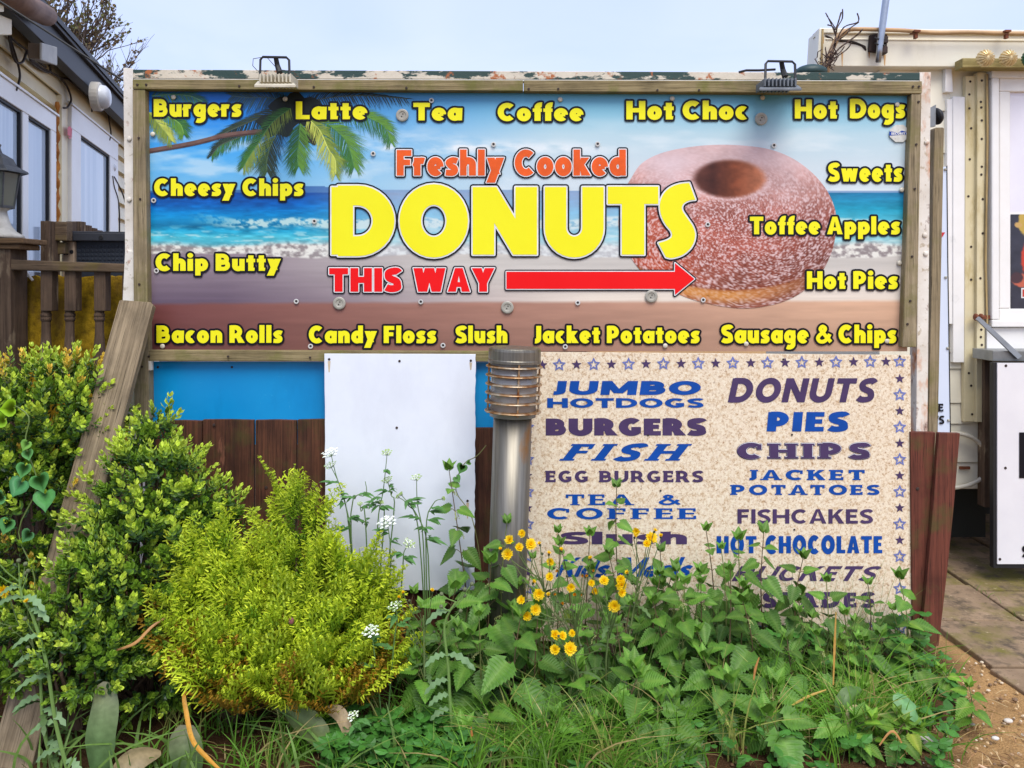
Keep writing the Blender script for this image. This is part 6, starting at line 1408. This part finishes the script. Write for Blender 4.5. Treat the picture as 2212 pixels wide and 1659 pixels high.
def heart(mb, c_, r, az, col, Y, tilt=.5):
    n = 18; V = [np.zeros(3)]; pts = []
    for i in range(n): a = 2*math.pi*i/n; x = 16*math.sin(a)**3/17; z = (13*math.cos(a)-5*math.cos(2*a)-2*math.cos(3*a)-math.cos(4*a))/17; pts.append((x*r*.95, -.18*r*abs(x), (z-.45)*r*1.05))
    M_ = Matrix.Rotation(tilt, 3, 'X') @ Matrix.Rotation(az, 3, 'Y'); o = np.array(P(c_[0], c_[1], Y)); V = np.array([(0, .0, -.1*r)]+pts) @ np.array(M_).T+o
    mb.addnp(V, np.array([(0, 1+i, 1+(i+1) % n) for i in range(n)]), np.tile(np.array(col), (n+1, 1))*np.array([1.15]+[1]*n)[:, None])
bw = thing('bindweed', 'bindweed with big heart leaves climbing over the hedge at the left edge', 'climber', tuple(P(60, 1420, 2.46))); mb = MB()
for x, y, r, az, c_ in [(55, 1005, .030, .2, (92, 160, 84)), (60, 1010-35, .022, -.3, (104, 168, 92)), (85, 1030, .038, -.4, (86, 152, 78)), (48, 1040, .040, .5, (70, 136, 80)), (98, 1065, .042, -.15, (84, 150, 78)), (20, 1125, .032, .3, (86, 150, 82)), (5, 1070, .03, .9, (90, 150, 88)), (30, 880, .034, 1.4, (150, 196, 30)), (10, 905, .030, 1.2, (142, 190, 40)), (60, 955, .022, .4, (120, 172, 70)), (65, 1150, .026, .6, (84, 140, 84))]:
    heart(mb, (x, y), r, az, nlin(c_), 2.50, -.25)
mb.build('leaves', M_leaf, bw, smooth=True); mb = MB(); mb.tube([P(x, y, 2.52) for x, y in crom([(60, 1400), (75, 1250), (40, 1150), (80, 1050), (55, 960), (62, 900), (20, 870)], 4)], .0022, 5, 0, nlin((110, 130, 70))); mb.build('stem', M_stem, bw)
cb = thing('bindweed', 'bindweed shoot twining up the right edge of the blank panel', 'climber', tuple(P(1030, 1430, 2.90))); mb = MB()
for x, y, r, az, c_ in [(1000, 1005, .024, .4, (88, 140, 70)), (985, 1030, .018, -.6, (96, 150, 76)), (1015, 998, .012, 1.2, (110, 160, 80))]: heart(mb, (x, y), r, az, nlin(c_), 2.88, -.2)
mb.build('leaves', M_leaf, cb, smooth=True); mb = MB(); mb.tube([P(x, y, 2.90) for x, y in crom([(1028, 1430), (1040, 1250), (1020, 1120), (985, 1060), (1000, 1005), (1030, 985), (1050, 962)], 4)], .0018, 5, 0, nlin((120, 120, 70))); mb.build('stem', M_stem, cb)
# sow thistle stalks at the left
def thistle(label, pts, Y, seed, n_lv=9, group='sow thistle stalks'):
    rs = random.Random(seed); pp = [P(x, y, Y) for x, y in crom(pts, 4)]; root = thing('sow_thistle', label, 'weed', tuple(pp[0]), group); mb = MB(); g = nlin((112, 142, 74))
    mb.tube(pp, list(np.linspace(.0062, .003, len(pp))), 7, 0, g)
    for k in range(6):
        s_ = pp[-1-rs.randrange(0, 5)]; p = s_+Vector((rs.uniform(-.06, .06), rs.uniform(-.03, .03), rs.uniform(.02, .08))); mb.tube([s_, s_.lerp(p, .5)-Vector((0, 0, .005)), p], .0017, 5, 0, g); bud(mb, p, p-s_, .0062, nlin((104, 112, 80)))
    mb.build('stem', M_stem, root); lv = MB()
    for k in range(n_lv):
        i = rs.randrange(1, len(pp)-2); p = np.array(pp[i]); a = rs.choice((rs.uniform(-.6, .6), rs.uniform(2.5, 3.7))); o = np.array([math.cos(a), -.3, .35]); l = rs.uniform(.05, .09)
        v, f_ = quadstrip([p+o*l*u+np.array([0, 0, -.75*l*u*u]) for u in np.linspace(0, 1, 10)], [.006, .003, .012, .005, .015, .006, .013, .005, .008, .001], np.array([0, -.5, 1.])); lv.addnp(v, np.array(f_), np.tile(nlin((120, 152, 104))*rs.uniform(.8, 1.1), (len(v), 1)))
    lv.build('leaves', M_leaf, root)
thistle('tall pale sow thistle stalk crossing the brace plank at the lower left', [(145, 1660), (120, 1560), (100, 1430), (70, 1330), (48, 1290), (42, 1250)], 2.26, 1)
thistle('sow thistle stalk with fallen greyish leaves to the right of the conifer', [(985, 1640), (975, 1560), (968, 1440), (960, 1350), (985, 1300)], 2.40, 2)
thistle('thin sow thistle stalk beside the soil at the left of the conifer base', [(118, 1660), (95, 1580), (88, 1480), (85, 1360)], 2.28, 3, 5)
# --- grass, as one mass
rs = random.Random(31); gm = MB()
def blade(x, Y, h, lean, az, w, c):
    b0 = np.array([x, Y, -.005]); pts = []
    for u in np.linspace(0, 1, 6): pts.append(b0+np.array([math.cos(az)*lean*u*u*h, math.sin(az)*lean*u*u*h*.6, h*(u-.35*lean*u*u*.8)]))
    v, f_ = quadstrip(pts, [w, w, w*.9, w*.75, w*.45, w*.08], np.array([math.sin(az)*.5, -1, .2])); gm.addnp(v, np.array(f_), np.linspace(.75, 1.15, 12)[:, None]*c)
def X_of(px_, Y): return (px_-CX)/FPX*Y
tuf = [(rs.uniform(300, 2050), rs.uniform(2.25, 2.92)) for _ in range(120)]+[(rs.uniform(560, 1560), rs.uniform(2.22, 2.5)) for _ in range(60)]+[(rs.uniform(1560, 2000), rs.uniform(2.4, 2.85)) for _ in range(80)]+[(rs.uniform(1080, 1420), rs.uniform(2.24, 2.42)) for _ in range(46)]+[(rs.uniform(1640, 1920), rs.uniform(2.38, 2.6)) for _ in range(34)]
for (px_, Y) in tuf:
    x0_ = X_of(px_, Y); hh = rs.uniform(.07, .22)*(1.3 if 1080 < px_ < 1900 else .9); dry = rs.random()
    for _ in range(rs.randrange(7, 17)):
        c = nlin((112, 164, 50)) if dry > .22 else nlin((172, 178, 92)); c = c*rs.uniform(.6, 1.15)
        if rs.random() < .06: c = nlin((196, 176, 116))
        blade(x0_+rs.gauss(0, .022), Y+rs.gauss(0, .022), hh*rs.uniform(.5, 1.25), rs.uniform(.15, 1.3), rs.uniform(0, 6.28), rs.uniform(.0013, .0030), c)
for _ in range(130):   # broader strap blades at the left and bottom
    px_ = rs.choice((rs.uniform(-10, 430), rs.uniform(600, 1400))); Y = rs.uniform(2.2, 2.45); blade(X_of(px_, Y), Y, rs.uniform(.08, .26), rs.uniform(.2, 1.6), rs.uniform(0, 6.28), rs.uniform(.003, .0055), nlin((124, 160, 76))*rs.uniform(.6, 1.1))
for _ in range(240):   # dry thatch on the soil
    px_ = rs.uniform(450, 2150); Y = rs.uniform(2.22, 2.7); blade(X_of(px_, Y), Y, rs.uniform(.03, .10), rs.uniform(1.2, 2.4), rs.uniform(0, 6.28), rs.uniform(.0010, .0022), nlin((196, 166, 110))*rs.uniform(.6, 1.1))
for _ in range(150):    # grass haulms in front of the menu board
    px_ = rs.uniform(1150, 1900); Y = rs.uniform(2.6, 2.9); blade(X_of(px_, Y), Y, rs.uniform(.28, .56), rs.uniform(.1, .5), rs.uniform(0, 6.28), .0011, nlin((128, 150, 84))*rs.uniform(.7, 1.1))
for _ in range(26):    # in the paving joints
    Y = rs.uniform(2.9, 3.8); x_ = rs.choice((1.80, 2.215, 2.64))+rs.uniform(-.02, .02); blade(x_, Y, rs.uniform(.02, .07), rs.uniform(.3, 1.4), rs.uniform(0, 6.28), .0014, nlin((110, 140, 60)))
tag(gm.build('grass', M_grass), 'long tangled green and straw coloured grass along the foot of the boards', 'grass', kind='stuff')
# --- small leafy ground cover, as one mass
gc = MB()
def oval(L, W):
    V = [(0, 0, 0)]; ts = [(.25, .8), (.55, 1), (.82, .6)]
    for s in (1, -1): V += [(s*W*k, -.10*W, L*t_) for t_, k in ts]
    V += [(0, .08*L, L), (0, .05*W, L*.5)]; return np.array(V), [(0, 1, 8), (1, 2, 8), (2, 3, 8), (3, 7, 8), (0, 8, 4), (4, 8, 5), (5, 8, 6), (6, 8, 7)]
for _ in range(720):
    zone = rs.random()
    if zone < .40: px_, Y, hz = rs.uniform(700, 1020), rs.uniform(2.24, 2.46), rs.uniform(.01, .11)
    elif zone < .75: px_, Y, hz = rs.uniform(1020, 2080), rs.uniform(2.26, 2.9), rs.uniform(.01, .10)
    else: px_, Y, hz = rs.uniform(1450, 2000), rs.uniform(2.7, 2.95), rs.uniform(.05, .22)
    p = np.array([X_of(px_, Y), Y, hz]); a = rs.uniform(0, 6.28)
    for k in range(rs.randrange(2, 5)):
        a2 = a+k*1.9+rs.uniform(-.4, .4); d = np.array([math.cos(a2), math.sin(a2), rs.uniform(-.3, .5)]); V, F_ = oval(rs.uniform(.022, .048), rs.uniform(.008, .016))
        V = V @ frame3(d, np.array([0, -.3, 1.])).T+p; c = nlin((70, 126, 46))*rs.uniform(.65, 1.2); gc.addnp(V, np.array(F_), np.tile(c, (9, 1)))
    gc.tube([Vector((p[0]+rs.uniform(-.02, .02), p[1]+.01, 0)), Vector(p)], .0011, 4, 0, nlin((96, 120, 64)))
tag(gc.build('ground_cover', M_leaf), 'small leafy weeds covering the soil between the nettles', 'ground cover', kind='stuff')
# --- litter on the sandy path
lt = MB()
for _ in range(150):
    x_, y_ = rs.uniform(1.15, 1.75), rs.uniform(2.2, 2.75); a = rs.uniform(0, 3.14); l = rs.uniform(.02, .09); d = Vector((math.cos(a), math.sin(a), 0)); m_ = Vector((x_, y_, .006))
    lt.tube([m_-d*l/2, m_+Vector((0, 0, .006)), m_+d*l/2], rs.uniform(.0007, .0016), 4, 0, nlin(rs.choice(((206, 178, 130), (170, 130, 90), (120, 86, 58)))))
tag(lt.build('straw_litter', M_stem), 'dry straw and stalk fragments scattered on the sandy path', 'straw', kind='stuff')
gv = MB()
for _ in range(620):
    on = rs.random() < .6
    x_, y_ = (rs.uniform(1.2, 1.82), rs.uniform(2.2, 2.98)) if on else (rs.uniform(-.9, 1.3), rs.uniform(2.22, 2.6)); r = rs.uniform(.002, .0065)*(1.5 if rs.random() < .06 else 1)
    gv.ball((x_, y_, r*.2+(0 if on else .004)), r, 6, 4, sc=(rs.uniform(.8, 1.4), rs.uniform(.8, 1.3), .7), col=nlin(rs.choice(((196, 166, 122), (160, 130, 96), (120, 96, 72), (206, 190, 164))) if on else rs.choice(((108, 80, 54), (84, 60, 40), (130, 104, 74)))))
tag(gv.build('grit', M_stem), 'small stones and crumbs of earth on the sandy path and the bare soil', 'grit', kind='stuff')
o = MB().prism([(1.275, 2.46, .012), (1.305, 2.44, .012), (1.345, 2.395, .012), (1.330, 2.375, .014), (1.305, 2.385, .014), (1.272, 2.425, .014)], (0, 0, .022)).build('shell_fragment', surf('white_and_brown_fragment', (220, 216, 206), (120, 92, 66), 22, rough=.7), bevel=.004)
tag(o, 'broken white and brown fragment lying on the sand at the lower right', 'debris')
o = MB().tube([(1.405, 2.315, .010), (1.425, 2.285, .010), (1.45, 2.25, .009)], [.004, .004, .0035], 8).build('cigarette_end', surf('cigarette_paper', (226, 214, 196), (206, 150, 90), 16, rough=.8)); tag(o, 'tan and white cigarette end on the sand at the lower right corner', 'cigarette end')
for k, (lb, px_, py_) in enumerate([('pale pebble on the sand beyond the cigarette end', 2178, 1562), ('small white chip on the sand near the bottom right corner', 2150, 1600), ('grey pebble at the edge of the sandy path by the nettles', 2100, 1570)]):
    Y = 1.45*FPX/(py_-CY); o = MB().ball((X_of(px_, Y), Y, .008), .012-.002*k, 9, 6, sc=(1.3, .9, .6)).build('pebble', plain('pebble_'+str(k), ((214, 206, 192), (226, 222, 212), (150, 142, 132))[k], .8), smooth=True); tag(o, lb, 'pebble')
o = MB().ball(P(629, 1341, 2.36), .009, 9, 7, sc=(1, .8, 1.2)).build('dead_flower', plain('withered_pink', (150, 86, 96), .9)); tag(o, 'withered pink flower head caught in the golden conifer', 'flower')
# --- bare trees behind the mobile home
def bare_tree(label, base_, dirs, n_lv, seed, L0, thick, leafc):
    rs = random.Random(seed); root = thing('bare_tree', label, 'tree', base_, 'bare trees behind the mobile home'); mb = MB(); lf = MB(); tk = MB(); B_ = Vector(base_)
    def br(p, d, l, r, lvl):
        pts = [p]; q = p.copy(); dd = d.copy()
        for k in range(4): dd = (dd+Vector((rs.uniform(-.16, .16), rs.uniform(-.16, .16), rs.uniform(-.06, .14)))).normalized(); q = q+dd*l/4; pts.append(q.copy())
        mb.tube(pts, [r, r*.9, r*.8, r*.7, r*.55], 5 if lvl < 2 else 3)
        if lvl >= n_lv:
            for pt in pts[1:]:
                if rs.random() < leafc:
                    s_ = rs.uniform(.03, .07); a = rs.uniform(0, 6.28); u = Vector((math.cos(a), 0, math.sin(a)))*s_; w = Vector((-math.sin(a), rs.uniform(-.6, .6), math.cos(a)))*s_*.5
                    lf.add([pt, pt+u*.5+w, pt+u, pt+u*.5-w], [(0, 1, 2, 3)], 0, nlin(rs.choice(((120, 96, 62), (104, 104, 60), (92, 78, 58)))))
            return
        for _ in range(rs.choice((3, 4)) if lvl else 5):
            i = rs.randrange(1, 5); nd = (dd+Vector((rs.uniform(-.75, .75), rs.uniform(-.6, .6), rs.uniform(-.25, .65)))).normalized(); br(pts[i], nd, l*rs.uniform(.55, .78), r*.52, lvl+1)
    tops = []
    for (x, y, Y, l) in dirs: pass
    tk.tube([B_, B_+Vector((.05, 0, L0*.5)), B_+Vector((.0, .05, L0))], [thick, thick*.8, thick*.6], 9); tk.build('trunk', M_twig, root)
    T_ = B_+Vector((0, .05, L0))
    for (x, y, Y, l) in dirs: d = (P(x, y, Y)-T_); br(T_, d.normalized(), d.length*l, thick*.42, 0)
    mb.build('crown', plain('bare_twig_bark', (96, 82, 72), .9), root)
    if lf.n: lf.build('dead_leaf_sprays', leafmat('withered_leaf', .7, .2), root)
bare_tree('bare twiggy tree with a few brown leaves rising behind the home roof', (-8.3, 12.5, 0), [(150, 40, 12.5, .62), (185, 95, 12.3, .6), (120, -60, 12.5, .7), (95, 20, 12.7, .62), (215, 60, 12.2, .55), (190, 20, 12.4, .55)], 4, 12, 4.2, .16, .55)
bare_tree('small leafless shrubby tree behind the home, next to the sign corner', (-6.95, 12.0, 0), [(228, 150, 12, .75), (245, 185, 12, .7), (252, 160, 12.1, .7), (215, 190, 11.9, .7)], 3, 5, 3.6, .07, .12)
# dead creeper on the trailer roof corner
cr = thing('dead_creeper', 'tangle of thin dead twigs clinging to the roof corner of the trailer', 'climber', tuple(P(1790, 152, 3.85))); mb = MB(); rs = random.Random(8)
def z2p(a, b_): return (1734.2+a*.22397, b_*.22397)
for pts in [[(220, 690), (270, 520), (330, 380), (400, 260), (520, 220), (540, 180), (525, 130)], [(240, 640), (320, 420), (300, 300), (250, 180), (220, 125)], [(300, 470), (330, 280), (380, 180), (383, 90)], [(200, 700), (320, 500), (440, 400), (520, 340), (575, 285)], [(250, 600), (420, 480), (470, 410)], [(320, 330), (290, 260), (240, 240)], [(210, 690), (250, 500), (380, 330), (540, 215)], [(330, 300), (280, 220), (230, 150)], [(150, 690), (230, 640), (300, 560)], [(100, 680), (180, 640), (260, 620), (280, 580)], [(340, 390), (420, 330), (460, 270)], [(300, 300), (330, 250), (370, 120)], [(60, 690), (140, 650), (220, 660)], [(260, 500), (340, 520), (400, 450)]]:
    mb.tube([P(*z2p(*p), 3.85+rs.uniform(-.02, .02)) for p in crom(pts, 4)], .0032*rs.uniform(.7, 1.3), 4)
for _ in range(26):
    a, b_ = rs.uniform(120, 300), rs.uniform(540, 690); mb.tube([P(*z2p(a, b_), 3.85), P(*z2p(a+rs.uniform(-50, 50), b_-rs.uniform(10, 60)), 3.84), P(*z2p(a+rs.uniform(-70, 70), b_-rs.uniform(20, 110)), 3.85)], .0026, 4)
mb.build('twigs', plain('dead_creeper_twig', (84, 66, 56), .9), cr)
o = MB().ball(P(1752, 156, 3.7), .06, 12, 8, sc=(1.3, 1, .6)).build('cable_coil', plain('dark_green_plastic', (30, 60, 58), .5), smooth=True); tag(o, 'dark green rounded lump behind the top rail below the dead creeper', 'cable coil')
